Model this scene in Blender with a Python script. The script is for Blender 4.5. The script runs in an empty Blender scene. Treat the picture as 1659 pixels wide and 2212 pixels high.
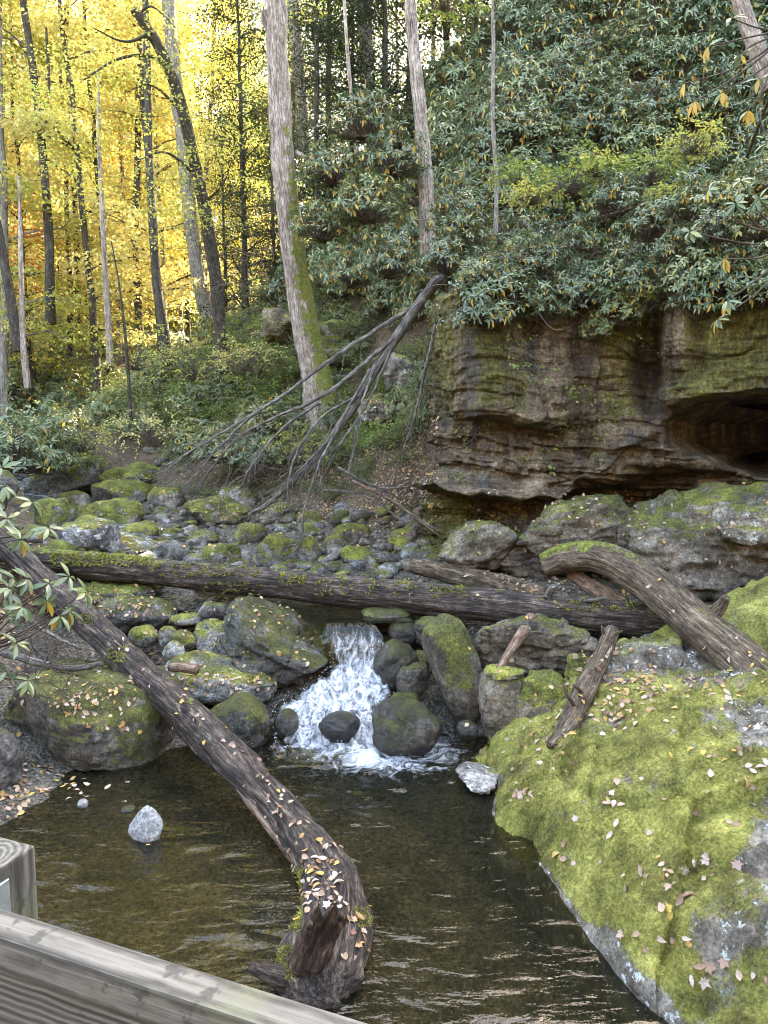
import bpy, bmesh, math, random
import numpy as np
from mathutils import Vector, Matrix, Quaternion
from mathutils.bvhtree import BVHTree

random.seed(7)
RNG = np.random.default_rng(7)
R = math.radians
scene = bpy.context.scene
COL = scene.collection

# ------------------------------------------------------------------ camera, sky, sun, exposure
CAM_H, PITCH = 3.5, R(6.0)
FPX, CX, CY = 1534.0, 829.5, 1106.0          # picture plane measured as 1659 x 2212
cam_d = bpy.data.cameras.new('camera'); cam = bpy.data.objects.new('camera', cam_d); COL.objects.link(cam)
cam.location = (0, 0, CAM_H); cam.rotation_euler = (R(90) - PITCH, 0, 0)
cam_d.sensor_fit = 'VERTICAL'; cam_d.sensor_height = 36.0; cam_d.lens = 36.0 * FPX / 2212.0
cam_d.clip_start = 0.05; cam_d.clip_end = 600
scene.camera = cam

SUN_AZ, SUN_EL = R(32), R(35)                  # to the right of straight ahead; height
w = bpy.data.worlds.new('World'); scene.world = w; w.use_nodes = True
wn = w.node_tree.nodes; wl = w.node_tree.links
sky = wn.new('ShaderNodeTexSky'); sky.sky_type = 'NISHITA'; sky.sun_disc = False
sky.sun_elevation = SUN_EL; sky.sun_rotation = SUN_AZ; sky.dust_density = 2.0; sky.ozone_density = 1.0
bg = wn['Background']; bg.inputs['Strength'].default_value = 0.15
wl.new(sky.outputs[0], bg.inputs['Color'])
sun_d = bpy.data.lights.new('sun', 'SUN'); sun_d.energy = 3.4; sun_d.angle = R(0.5); sun_d.color = (1.0, 0.93, 0.80)
sun = bpy.data.objects.new('sun', sun_d); COL.objects.link(sun)
sd = Vector((math.sin(SUN_AZ) * math.cos(SUN_EL), math.cos(SUN_AZ) * math.cos(SUN_EL), math.sin(SUN_EL)))
sun.rotation_euler = sd.to_track_quat('Z', 'Y').to_euler(); sun.location = sd * 100
vs = scene.view_settings
scene.display_settings.display_device = 'sRGB'
vs.view_transform = 'Standard'; vs.look = 'None'; vs.gamma = 1.0; vs.use_curve_mapping = False
vs.exposure = 4.22
vs.use_white_balance = True; vs.white_balance_temperature = 8800; vs.white_balance_tint = 12
cy = scene.cycles
cy.use_denoising = True; cy.max_bounces = 6; cy.diffuse_bounces = 3; cy.glossy_bounces = 3
cy.transmission_bounces = 4; cy.transparent_max_bounces = 10
cy.caustics_reflective = False; cy.caustics_refractive = False
cy.filter_width = 1.0
cy.use_adaptive_sampling = True; cy.adaptive_threshold = 0.01

# ------------------------------------------------------------------ projection helpers
CP, SP = math.cos(PITCH), math.sin(PITCH)
def ray(u, v):
    a = (u - CX) / FPX; b = (CY - v) / FPX
    return np.array([a, CP + b * SP, -SP + b * CP])
def P(u, v, d):
    r = ray(u, v); return np.array([0, 0, CAM_H]) + r * (d / r[1])
def Pz(u, v, z):
    r = ray(u, v); return np.array([0, 0, CAM_H]) + r * ((z - CAM_H) / r[2])
def project(p):
    p = np.asarray(p, float); q = p - np.array([0, 0, CAM_H])
    f = q[..., 1] * CP - q[..., 2] * SP; up = q[..., 1] * SP + q[..., 2] * CP
    return CX + FPX * q[..., 0] / f, CY - FPX * up / f

# ------------------------------------------------------------------ noise
def _h(i, j, k, s):
    n = (i.astype(np.int64) * 73856093) ^ (j.astype(np.int64) * 19349663) ^ (k.astype(np.int64) * 83492791) ^ (s * 2654435761)
    n = n & 0xffffffff
    n = ((n ^ (n >> 15)) * 0x2c1b3c6d) & 0xffffffff
    n = ((n ^ (n >> 12)) * 0x297a2d39) & 0xffffffff
    n = n ^ (n >> 15)
    return n.astype(np.float64) / 0xffffffff * 2 - 1
def vnoise(p, s=0):
    p = np.asarray(p, float); i = np.floor(p); f = p - i; i = i.astype(np.int64)
    u = f * f * f * (f * (f * 6 - 15) + 10)
    r = 0
    for a in (0, 1):
        wx = u[:, 0] if a else 1 - u[:, 0]
        for b in (0, 1):
            wy = u[:, 1] if b else 1 - u[:, 1]
            for c in (0, 1):
                wz = u[:, 2] if c else 1 - u[:, 2]
                r = r + wx * wy * wz * _h(i[:, 0] + a, i[:, 1] + b, i[:, 2] + c, s)
    return r
def fbm(p, o=4, s=0, g=0.5):
    p = np.asarray(p, float); r = 0; a = 1.0; t = 0
    for k in range(o):
        r = r + a * vnoise(p * (2.03 ** k) + 17.3 * k, s + k); t += a; a *= g
    return r / t
def ridge(p, o=3, s=0):
    p = np.asarray(p, float); r = 0; a = 1.0; t = 0
    for k in range(o):
        r = r + a * (1 - np.abs(vnoise(p * (2.03 ** k) + 9.1 * k, s + k)) * 2); t += a; a *= 0.5
    return r / t
def fracture(p, sc, seed):
    q_ = np.asarray(p, float) * np.asarray(sc); wv_ = np.stack([fbm(q_ * .7 + 11 * k, 2, seed + 50 + k) for k in range(3)], 1)
    i_ = np.floor(q_ @ np.array([[.92, .30, .10], [-.28, .94, -.06], [-.12, .03, .99]]) + wv_ * .38).astype(np.int64); return _h(i_[:, 0], i_[:, 1], i_[:, 2], seed)
def worley(x, y, seed):
    i0, j0 = np.floor(x), np.floor(y); best = np.full(len(x), 9.0)
    for a in (-1, 0, 1):
        for b in (-1, 0, 1):
            ii, jj = (i0 + a).astype(np.int64), (j0 + b).astype(np.int64)
            fx = ii + .5 + .45 * _h(ii, jj, ii * 0, seed); fy = jj + .5 + .45 * _h(ii, jj, ii * 0 + 1, seed)
            best = np.minimum(best, np.hypot(x - fx, y - fy))
    return best
def sstep(a, b, x):
    t = np.clip((np.asarray(x, float) - a) / (b - a), 0, 1); return t * t * (3 - 2 * t)
def unit(v):
    v = np.asarray(v, float); return v / np.maximum(np.linalg.norm(v, axis=-1, keepdims=True), 1e-9)

# ------------------------------------------------------------------ mesh helpers
def make_mesh(name, V, F, mat=None, smooth=True, attrs=None):
    V = np.asarray(V, np.float32); F = np.asarray(F, np.int32)
    me = bpy.data.meshes.new(name)
    me.vertices.add(len(V)); me.vertices.foreach_set('co', V.ravel())
    m, k = F.shape
    me.loops.add(m * k); me.loops.foreach_set('vertex_index', F.ravel())
    me.polygons.add(m); me.polygons.foreach_set('loop_start', np.arange(0, m * k, k, dtype=np.int32))
    me.polygons.foreach_set('use_smooth', np.full(m, smooth))
    for an, av in (attrs or {}).items():
        av = np.asarray(av, np.float32)
        if av.ndim == 1:
            a = me.attributes.new(an, 'FLOAT', 'POINT'); a.data.foreach_set('value', av)
        else:
            a = me.attributes.new(an, 'FLOAT_VECTOR', 'POINT'); a.data.foreach_set('vector', av.ravel())
    me.update(calc_edges=True)
    if mat: me.materials.append(mat)
    return me
def link(name, me, parent=None, loc=None):
    o = bpy.data.objects.new(name, me); COL.objects.link(o)
    if parent is not None: o.parent = parent
    if loc is not None: o.location = loc
    return o
def empty(name, loc=(0, 0, 0)):
    o = bpy.data.objects.new(name, None); COL.objects.link(o); o.location = loc; o.empty_display_size = 0.1; return o
def tag(o, label=None, cat=None, group=None, kind=None, **kw):
    if label: o['label'] = label
    if cat: o['category'] = cat
    if group: o['group'] = group
    if kind: o['kind'] = kind
    for k, v in kw.items(): o[k] = float(v)
    return o
def copy_tree(o, parent=None):
    c = o.copy(); COL.objects.link(c); c.parent = parent
    for ch in list(o.children): copy_tree(ch, c)
    return c
def grid_faces(n, m):
    i, j = np.meshgrid(np.arange(n - 1), np.arange(m - 1), indexing='ij'); a = (i * m + j).ravel()
    return np.stack([a, a + m, a + m + 1, a + 1], 1)
def tri(F):
    F = np.asarray(F)
    return F if F.shape[1] == 3 else np.concatenate([F[:, [0, 1, 2]], F[:, [0, 2, 3]]])
def join(parts):
    Vs, Fs, n = [], [], 0
    for V, F in parts:
        Vs.append(V); Fs.append(tri(F) + n); n += len(V)
    return np.concatenate(Vs), np.concatenate(Fs)
def catmull(pts, n):
    pts = np.asarray(pts, float)
    if len(pts) == 2: return pts[0] + (pts[1] - pts[0]) * np.linspace(0, 1, n)[:, None]
    p = np.vstack([2 * pts[0] - pts[1], pts, 2 * pts[-1] - pts[-2]])
    t = np.linspace(0, len(pts) - 1 - 1e-6, n); i = t.astype(int); f = (t - i)[:, None]
    a, b, c, d = p[i], p[i + 1], p[i + 2], p[i + 3]
    return 0.5 * (2 * b + (c - a) * f + (2 * a - 5 * b + 4 * c - d) * f ** 2 + (3 * b - a - 3 * c + d) * f ** 3)
def tube(path, rad, seg=8, disp=None, cap=True):
    """path (n,3), rad (n). returns V, F(quads), attr vector (s, cos*r, sin*r)"""
    path = np.asarray(path, float); n = len(path); rad = np.broadcast_to(np.asarray(rad, float), (n,))
    T = unit(np.gradient(path, axis=0))
    up = np.array([0, 0, 1.0]) if abs(T[0][2]) < 0.9 else np.array([1.0, 0, 0])
    N = np.zeros_like(path); N[0] = unit(up - T[0] * np.dot(up, T[0]))
    for i in range(1, n):
        q = N[i - 1] - T[i] * np.dot(N[i - 1], T[i]); N[i] = unit(q)
    B = np.cross(T, N)
    a = np.linspace(0, 2 * math.pi, seg, endpoint=False)
    s = np.concatenate([[0], np.cumsum(np.linalg.norm(np.diff(path, axis=0), axis=1))])
    S = np.repeat(s[:, None], seg, 1); A = np.repeat(a[None], n, 0); RR = np.repeat(rad[:, None], seg, 1)
    at = np.stack([S, np.cos(A) * RR, np.sin(A) * RR], 2).reshape(-1, 3)
    rr = RR.copy()
    if disp is not None: rr = rr + disp(at).reshape(n, seg)
    V = path[:, None] + rr[..., None] * (np.cos(A)[..., None] * N[:, None] + np.sin(A)[..., None] * B[:, None])
    V = V.reshape(-1, 3)
    i, j = np.meshgrid(np.arange(n - 1), np.arange(seg), indexing='ij'); j2 = (j + 1) % seg
    F = np.stack([i * seg + j, i * seg + j2, (i + 1) * seg + j2, (i + 1) * seg + j], 2).reshape(-1, 4)
    if cap:
        k = len(V); c0, c1 = path[0] - T[0] * rad[0] * 0.1, path[-1] + T[-1] * rad[-1] * 0.1
        V = np.vstack([V, c0, c1]); at = np.vstack([at, [s[0], 0, 0], [s[-1], 0, 0]])
        jj = np.arange(seg); j2 = (jj + 1) % seg; b = (n - 1) * seg
        F = np.vstack([F, np.stack([jj, j2, np.full(seg, k), np.full(seg, k)], 1)[:, ::-1],
                       np.stack([b + j2, b + jj, np.full(seg, k + 1), np.full(seg, k + 1)], 1)[:, ::-1]])
    F = tri(F); F = F[(F[:, 0] != F[:, 1]) & (F[:, 1] != F[:, 2]) & (F[:, 0] != F[:, 2])]
    return V, F, at

# ------------------------------------------------------------------ material helpers
class NT:
    def __init__(s, name):
        s.m = bpy.data.materials.new(name); s.m.use_nodes = True; s.t = s.m.node_tree; s.t.nodes.clear()
        s.out = s.t.nodes.new('ShaderNodeOutputMaterial')
    def n(s, typ, **kw):
        o = s.t.nodes.new(typ)
        for k, v in kw.items(): setattr(o, k, v)
        return o
    def l(s, a, b): s.t.links.new(a, b)
    def put(s, sock, v):
        if isinstance(v, bpy.types.NodeSocket): s.l(v, sock)
        elif v is not None:
            if sock.type == 'RGBA' and len(v) == 3: v = (*v, 1)
            sock.default_value = v
    def attr(s, name, typ='GEOMETRY', out='Fac'):
        return s.n('ShaderNodeAttribute', attribute_name=name, attribute_type=typ).outputs[out]
    def pos(s): return s.n('ShaderNodeNewGeometry').outputs['Position']
    def obj(s): return s.n('ShaderNodeTexCoord').outputs['Object']
    def scale(s, vec, sc):
        o = s.n('ShaderNodeVectorMath', operation='MULTIPLY'); s.put(o.inputs[0], vec); o.inputs[1].default_value = sc; return o.outputs[0]
    def noise(s, vec, sc=1, det=4, rough=0.55, dist=0, out='Fac'):
        o = s.n('ShaderNodeTexNoise'); s.put(o.inputs['Vector'], vec)
        o.inputs['Scale'].default_value = sc; o.inputs['Detail'].default_value = det
        o.inputs['Roughness'].default_value = rough; o.inputs['Distortion'].default_value = dist
        return o.outputs[out]
    def voro(s, vec, sc, feature='F1', out='Distance'):
        o = s.n('ShaderNodeTexVoronoi', feature=feature); s.put(o.inputs['Vector'], vec); o.inputs['Scale'].default_value = sc
        return o.outputs[out]
    def ramp(s, fac, stops, interp='LINEAR'):
        o = s.n('ShaderNodeValToRGB'); cr = o.color_ramp; cr.interpolation = interp
        while len(cr.elements) < len(stops): cr.elements.new(0.5)
        for e, (p, c) in zip(cr.elements, stops):
            e.position = p; e.color = (c, c, c, 1) if isinstance(c, (int, float)) else (*c, 1)
        s.put(o.inputs['Fac'], fac); return o.outputs['Color']
    def math(s, op, a, b=0.0, c=None, clamp=False):
        o = s.n('ShaderNodeMath', operation=op); o.use_clamp = clamp
        s.put(o.inputs[0], a); s.put(o.inputs[1], b)
        if c is not None: s.put(o.inputs[2], c)
        return o.outputs[0]
    def step(s, x, a, b):
        o = s.n('ShaderNodeMapRange', interpolation_type='SMOOTHSTEP'); s.put(o.inputs[0], x)
        s.put(o.inputs[1], a); s.put(o.inputs[2], b); return o.outputs[0]
    def mix(s, fac, a, b, blend='MIX'):
        o = s.n('ShaderNodeMix', data_type='RGBA', blend_type=blend)
        s.put(o.inputs['Factor'], fac); s.put(o.inputs['A'] if False else o.inputs[6], a); s.put(o.inputs[7], b); return o.outputs[2]
    def speck(s, col, vec, sc, lo=0.5, hi=1.45, det=4):
        n = s.noise(vec, sc, det, 0.8); r = s.ramp(n, [(0.36, lo * .5), (0.64, hi * .5)])
        return s.mix(1.0, s.mix(1.0, col, r, 'MULTIPLY'), (2, 2, 2), 'MULTIPLY')
    def nz(s):
        x = s.n('ShaderNodeSeparateXYZ'); s.l(s.n('ShaderNodeNewGeometry').outputs['Normal'], x.inputs[0]); return x.outputs[2]
    def bump(s, h, st=0.5, dist=0.05, nrm=None):
        o = s.n('ShaderNodeBump'); o.inputs['Strength'].default_value = st; o.inputs['Distance'].default_value = dist
        s.put(o.inputs['Height'], h)
        if nrm is not None: s.put(o.inputs['Normal'], nrm)
        return o.outputs[0]
    def principled(s, col, rough=0.8, nrm=None, spec=0.5):
        o = s.n('ShaderNodeBsdfPrincipled'); s.put(o.inputs['Base Color'], col); s.put(o.inputs['Roughness'], rough)
        s.put(o.inputs['Specular IOR Level'], spec)
        if nrm is not None: s.put(o.inputs['Normal'], nrm)
        return o.outputs[0]
    def mixs(s, fac, a, b):
        o = s.n('ShaderNodeMixShader'); s.put(o.inputs[0], fac); s.l(a, o.inputs[1]); s.l(b, o.inputs[2]); return o.outputs[0]
    def done(s, sh): s.l(sh, s.out.inputs['Surface']); return s.m

MOSS_LO, MOSS_MID, MOSS_HI = (0.030, 0.034, 0.007), (0.14, 0.15, 0.026), (0.34, 0.34, 0.062)
def moss_color(t, vec, lo=None, mid=None, hi=None):
    n1 = t.noise(vec, 2.6, 5, 0.6); n2 = t.noise(vec, 38, 3, 0.7)
    f = t.math('ADD', t.math('MULTIPLY', n1, 0.65), t.math('MULTIPLY', n2, 0.35))
    c_ = t.ramp(f, [(0.36, lo or MOSS_LO), (0.50, mid or MOSS_MID), (0.64, hi or MOSS_HI)])
    return t.mix(t.math('MULTIPLY', t.step(t.noise(vec, 2.1, 7, 0.72), 0.47, 0.66), 0.72), c_, (0.085, 0.075, 0.024))

def mat_rock():
    t = NT('stream_rock'); p = t.pos()
    moss = t.attr('moss', 'OBJECT'); wet = t.attr('wet', 'OBJECT'); lich = t.attr('lichen', 'OBJECT'); tone = t.attr('tone', 'OBJECT')
    n1 = t.noise(p, 2.2, 6, 0.6); n2 = t.noise(p, 14, 5, 0.65); n3 = t.noise(t.scale(p, (3, 3, 26)), 1.0, 4, 0.6)
    f = t.math('ADD', t.math('MULTIPLY', n1, 0.6), t.math('MULTIPLY', n2, 0.4))
    grey = t.ramp(f, [(0.36, (0.025, 0.025, 0.026)), (0.48, (0.11, 0.11, 0.107)), (0.62, (0.34, 0.34, 0.33))])
    brown = t.ramp(f, [(0.36, (0.03, 0.022, 0.013)), (0.48, (0.115, 0.086, 0.052)), (0.62, (0.32, 0.25, 0.165))])
    col = t.mix(tone, grey, brown)
    col = t.mix(t.math('MULTIPLY', t.attr('pale', 'OBJECT'), 0.75), col, (0.36, 0.37, 0.37))
    lm = t.math('MULTIPLY', t.step(t.noise(p, 7.5, 5, 0.7), 0.56, 0.62), lich)
    col = t.mix(lm, col, (0.48, 0.50, 0.47))
    nz = t.nz()
    mf = t.math('ADD', t.math('ADD', t.math('MULTIPLY', nz, 0.42), t.math('MULTIPLY', t.noise(p, 3.2, 6, 0.65), 1.3)), t.math('MULTIPLY', moss, 0.9))
    mm = t.step(mf, 0.98, 1.20)
    col = t.mix(mm, col, moss_color(t, p))
    col = t.speck(col, p, 34, .38, 1.5)
    dk = t.math('SUBTRACT', 1.0, t.math('MULTIPLY', wet, 0.93))
    cb = t.n('ShaderNodeCombineColor'); [t.l(dk, cb.inputs[i]) for i in range(3)]
    col = t.mix(1.0, col, cb.outputs[0], 'MULTIPLY')
    rough = t.math('SUBTRACT', 0.85, t.math('MULTIPLY', wet, 0.5))
    h = t.math('ADD', t.math('MULTIPLY', n2, 0.6), t.math('MULTIPLY', t.noise(p, 60, 4, 0.7), 0.3))
    h = t.math('ADD', h, t.math('MULTIPLY', n3, 0.35))
    b = t.bump(h, 0.8, 0.035)
    mh = t.math('MULTIPLY', mm, t.noise(p, 90, 3, 0.8))
    b = t.bump(mh, 0.9, 0.02, b)
    return t.done(t.principled(col, rough, b, 0.4))

def mat_cliff():
    t = NT('cliff_sandstone'); p = t.pos()
    st = t.noise(t.scale(p, (2.6, 2.6, 0.35)), 1.0, 5, 0.6); n1 = t.noise(p, 1.3, 6, 0.6); n2 = t.noise(p, 12, 5, 0.65)
    f = t.math('ADD', t.math('MULTIPLY', st, 0.45), t.math('ADD', t.math('MULTIPLY', n1, 0.3), t.math('MULTIPLY', n2, 0.25)))
    col = t.ramp(f, [(0.37, (0.020, 0.018, 0.015)), (0.45, (0.080, 0.058, 0.037)), (0.53, (0.170, 0.126, 0.079)), (0.62, (0.33, 0.265, 0.185))])
    dark = t.step(t.noise(t.scale(p, (1.6, 1.6, 0.25)), 1.0, 4, 0.55, 0.3), 0.52, 0.62)
    col = t.mix(t.math('MULTIPLY', dark, 0.75), col, (0.045, 0.043, 0.042))
    fine = t.noise(t.scale(p, (14, 14, 3.0)), 1.0, 4, 0.7)
    mf = t.math('ADD', t.attr('moss'), t.math('MULTIPLY', t.math('SUBTRACT', t.math('ADD', t.math('MULTIPLY', st, 0.5), t.math('MULTIPLY', fine, 0.5)), 0.5), 2.2))
    mm = t.step(mf, 0.42, 0.62)
    mc = t.ramp(t.math('ADD', t.math('MULTIPLY', n1, 0.5), t.math('MULTIPLY', fine, 0.5)), [(0.36, (0.022, 0.022, 0.007)), (0.5, (0.088, 0.080, 0.020)), (0.64, (0.20, 0.18, 0.045))])
    col = t.mix(mm, col, mc)
    col = t.speck(col, t.scale(p, (1.3, 1.3, .8)), 22, .40, 1.5)
    col = t.speck(col, t.scale(p, (.4, .4, 5)), 3.2, .65, 1.3)
    h = t.math('ADD', t.math('MULTIPLY', n2, 0.6), t.math('MULTIPLY', fine, 0.5))
    h = t.math('ADD', h, t.math('MULTIPLY', t.noise(p, 55, 4, 0.7), 0.25))
    return t.done(t.principled(col, 0.8, t.bump(h, 1.0, 0.08), 0.35))

BR = ((0.10, 0.095, 0.028), (0.28, 0.275, 0.068), (0.52, 0.50, 0.15))
def mat_moss_rock():
    t = NT('mossy_boulder'); p = t.pos()
    n1 = t.noise(p, 4, 6, 0.65); n2 = t.noise(p, 30, 4, 0.7)
    col = t.ramp(n1, [(0.36, (0.05, 0.042, 0.032)), (0.5, (0.15, 0.13, 0.105)), (0.64, (0.27, 0.25, 0.21))])
    lm = t.step(t.noise(p, 11, 5, 0.7), 0.58, 0.63)
    col = t.mix(lm, col, (0.42, 0.46, 0.44))
    mf = t.math('ADD', t.attr('moss'), t.math('MULTIPLY', t.math('SUBTRACT', n2, 0.5), 0.5))
    mm = t.step(mf, 0.30, 0.66)
    col = t.mix(mm, col, moss_color(t, p, *BR))
    col = t.speck(col, p, 40, .45, 1.4)
    h = t.math('ADD', t.math('MULTIPLY', n2, 0.6), t.math('MULTIPLY', t.noise(p, 110, 3, 0.8), t.math('ADD', 0.2, t.math('MULTIPLY', mm, 0.7))))
    return t.done(t.principled(col, 0.9, t.bump(h, 0.9, 0.03), 0.25))

def mat_moss_blade():
    t = NT('moss_tuft'); p = t.pos()
    c = moss_color(t, p, *BR)
    c = t.mix(t.math('MULTIPLY', t.attr('rnd'), 0.30), c, (0.44, 0.43, 0.13))
    c = t.speck(c, p, 26, .40, 1.4)
    a = t.principled(c, 0.8, None, 0.2)
    tr = t.n('ShaderNodeBsdfTranslucent'); t.put(tr.inputs[0], c)
    return t.done(t.mixs(0.3, a, tr.outputs[0]))

def mat_bark(name, stops, ridge_sc=(2.6, 30, 30), moss=True, strength=0.9, patch=None):
    t = NT(name); v = t.attr('bark', out='Vector'); p = t.pos()
    g = t.noise(t.scale(v, ridge_sc), 1.0, 5, 0.65, 0.4); n1 = t.noise(p, 5, 5, 0.6)
    g2 = t.noise(t.scale(v, (ridge_sc[0] * 3, ridge_sc[1] * 3.2, ridge_sc[2] * 3.2)), 1.0, 4, 0.7, 0.3)
    f = t.math('ADD', t.math('MULTIPLY', g, 0.42), t.math('ADD', t.math('MULTIPLY', g2, 0.33), t.math('MULTIPLY', n1, 0.25)))
    col = t.ramp(f, [(0.5 + (p_ - 0.5) * 0.56, c_) for p_, c_ in stops])
    if patch:
        col = t.mix(t.step(t.noise(t.scale(v, (2.2, 11, 11)), 1.0, 7, 0.72), patch[0], patch[0] + 0.08), col, patch[1])
    col = t.speck(col, t.scale(v, (9, 46, 46)), 1.0, .35, 1.6)
    h = t.math('ADD', t.math('ADD', t.math('MULTIPLY', g, 0.8), t.math('MULTIPLY', g2, 0.5)), t.math('MULTIPLY', t.noise(p, 45, 3, 0.7), 0.2))
    if moss:
        side = t.attr('mossv')
        mf = t.math('ADD', side, t.math('ADD', t.math('MULTIPLY', t.noise(p, 6, 6, 0.7), 1.3), t.math('MULTIPLY', t.attr('moss', 'OBJECT'), 0.6)))
        mm = t.step(mf, 1.02, 1.16)
        col = t.mix(mm, col, t.ramp(t.noise(p, 24, 4, 0.7), [(0.3, (0.05, 0.06, 0.01)), (0.5, (0.15, 0.17, 0.03)), (0.7, (0.30, 0.32, 0.075))]))
        h = t.math('ADD', h, t.math('MULTIPLY', mm, t.noise(p, 80, 3, 0.8)))
    return t.done(t.principled(col, 0.85, t.bump(h, strength, 0.03), 0.3))

def mat_leaf(name, stops, trans=0.35, rough=0.5, spec=0.4, objvar=0.25, src='rnd'):
    t = NT(name)
    if src == 'rnd':
        f = t.math('ADD', t.math('MULTIPLY', t.attr('rnd'), 1 - objvar), t.math('MULTIPLY', t.n('ShaderNodeObjectInfo').outputs['Random'], objvar))
    else:
        f = t.n('ShaderNodeObjectInfo').outputs['Random']
    col = t.ramp(f, stops)
    a = t.principled(col, rough, None, spec)
    if trans <= 0: return t.done(a)
    tr = t.n('ShaderNodeBsdfTranslucent'); t.put(tr.inputs[0], col)
    return t.done(t.mixs(trans, a, tr.outputs[0]))

def mat_ground():
    t = NT('forest_floor'); p = t.pos()
    n1 = t.noise(p, 1.5, 6, 0.65); n2 = t.noise(p, 16, 5, 0.7)
    col = t.ramp(t.math('ADD', t.math('MULTIPLY', n1, 0.4), t.math('MULTIPLY', n2, 0.6)),
                 [(0.34, (0.022, 0.016, 0.010)), (0.5, (0.09, 0.064, 0.040)), (0.66, (0.22, 0.155, 0.095))])
    vc = t.voro(p, 30, out='Color')
    x = t.n('ShaderNodeSeparateColor'); t.l(vc, x.inputs[0])
    peb = t.ramp(x.outputs[0], [(0.0, (0.04, 0.036, 0.030)), (0.5, (0.11, 0.098, 0.078)), (1.0, (0.22, 0.20, 0.165))])
    peb = t.mix(0.55, peb, t.ramp(t.noise(p, 3.0, 5, 0.6), [(0.36, (0.035, 0.032, 0.026)), (0.62, (0.22, 0.195, 0.15))]))
    col = t.mix(t.attr('gravel'), col, peb)
    col = t.speck(col, p, 24, .35, 1.5)
    vd = t.voro(p, 30)
    h = t.math('ADD', n2, t.math('MULTIPLY', t.attr('gravel'), t.math('SUBTRACT', 1.0, vd)))
    return t.done(t.principled(col, 0.85, t.bump(h, 1.0, 0.05), 0.3))

def mat_water(name, tint=(0.66, 0.60, 0.41), ripple=1.0):
    t = NT(name); p = t.pos()
    n1 = t.noise(t.scale(p, (2.6, 8, 5)), 1.0, 3, 0.45, 0.9); n2 = t.noise(t.scale(p, (14, 34, 18)), 1.0, 2, 0.5, 0.4)
    h = t.math('ADD', t.math('MULTIPLY', n1, 1.0), t.math('MULTIPLY', n2, 0.25))
    b = t.bump(h, 0.26 * ripple, 0.05)
    fr = t.n('ShaderNodeFresnel'); fr.inputs[0].default_value = 1.42; t.l(b, fr.inputs['Normal'])
    gl = t.n('ShaderNodeBsdfGlossy'); gl.inputs['Roughness'].default_value = 0.03; t.l(b, gl.inputs['Normal'])
    tp = t.n('ShaderNodeBsdfTransparent'); tp.inputs[0].default_value = (*tint, 1)
    mk = t.n('ShaderNodeBsdfDiffuse'); mk.inputs[0].default_value = (0.022, 0.024, 0.016, 1)
    body = t.mixs(0.24, tp.outputs[0], mk.outputs[0])
    wsh = t.mixs(fr.outputs[0], body, gl.outputs[0])
    fo = t.attr('foam'); fl = t.attr('flow', out='Vector')
    fn = t.noise(fl, 0.9, 6, 0.62, 0.6); ff = t.noise(t.scale(fl, (3.1, 3.1, 3.1)), 1.0, 4, 0.7)
    m = t.step(t.math('ADD', fo, t.math('ADD', t.math('MULTIPLY', fn, 0.75), t.math('MULTIPLY', ff, 0.35))), 0.86, 1.34)
    fb = t.bump(t.math('ADD', fn, ff), 0.7, 0.05)
    foam = t.principled(t.ramp(t.math('ADD', t.math('MULTIPLY', fn, .5), t.math('MULTIPLY', ff, .5)), [(0.36, (0.30, 0.39, 0.52)), (0.47, (0.66, 0.73, 0.81)), (0.57, (0.89, 0.91, 0.93))]), 0.45, fb, 0.4)
    return t.done(t.mixs(m, wsh, foam))

def mat_wood():
    t = NT('weathered_lumber'); v = t.obj()
    g1 = t.noise(t.scale(v, (3.5, 210, 210)), 1.0, 5, 0.7, 0.6); g0 = t.noise(t.scale(v, (2.5, 45, 45)), 1.0, 4, 0.6, 1.2); n = t.noise(v, 9, 5, 0.65)
    g = t.math('ADD', t.math('MULTIPLY', g1, 0.6), t.math('MULTIPLY', g0, 0.4))
    rings = t.n('ShaderNodeTexWave', wave_type='RINGS', rings_direction='X'); t.put(rings.inputs['Vector'], t.scale(v, (0.35, 1, 1)))
    rings.inputs['Scale'].default_value = 34; rings.inputs['Distortion'].default_value = 3.5; rings.inputs['Detail'].default_value = 3
    f = t.math('ADD', t.math('MULTIPLY', g, 0.75), t.math('MULTIPLY', rings.outputs['Fac'], 0.25))
    col = t.ramp(f, [(0.32, (0.035, 0.032, 0.027)), (0.5, (0.095, 0.089, 0.074)), (0.68, (0.17, 0.16, 0.138))])
    col = t.mix(t.math('MULTIPLY', t.step(n, 0.52, 0.68), 0.45), col, (0.13, 0.135, 0.075))
    col = t.mix(t.math('MULTIPLY', t.step(t.noise(v, 24, 4, 0.6), 0.60, 0.68), 0.7), col, (0.03, 0.028, 0.025))
    return t.done(t.principled(col, 0.75, t.bump(f, 0.7, 0.004), 0.35))

def mat_metal():
    t = NT('galvanised_metal'); v = t.obj(); n = t.noise(v, 60, 4, 0.6)
    o = t.n('ShaderNodeBsdfPrincipled'); t.l(t.ramp(n, [(0.3, (0.28, 0.32, 0.38)), (0.7, (0.42, 0.46, 0.52))]), o.inputs['Base Color'])
    o.inputs['Metallic'].default_value = 0.7; o.inputs['Roughness'].default_value = 0.5
    return t.done(o.outputs[0])

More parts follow.
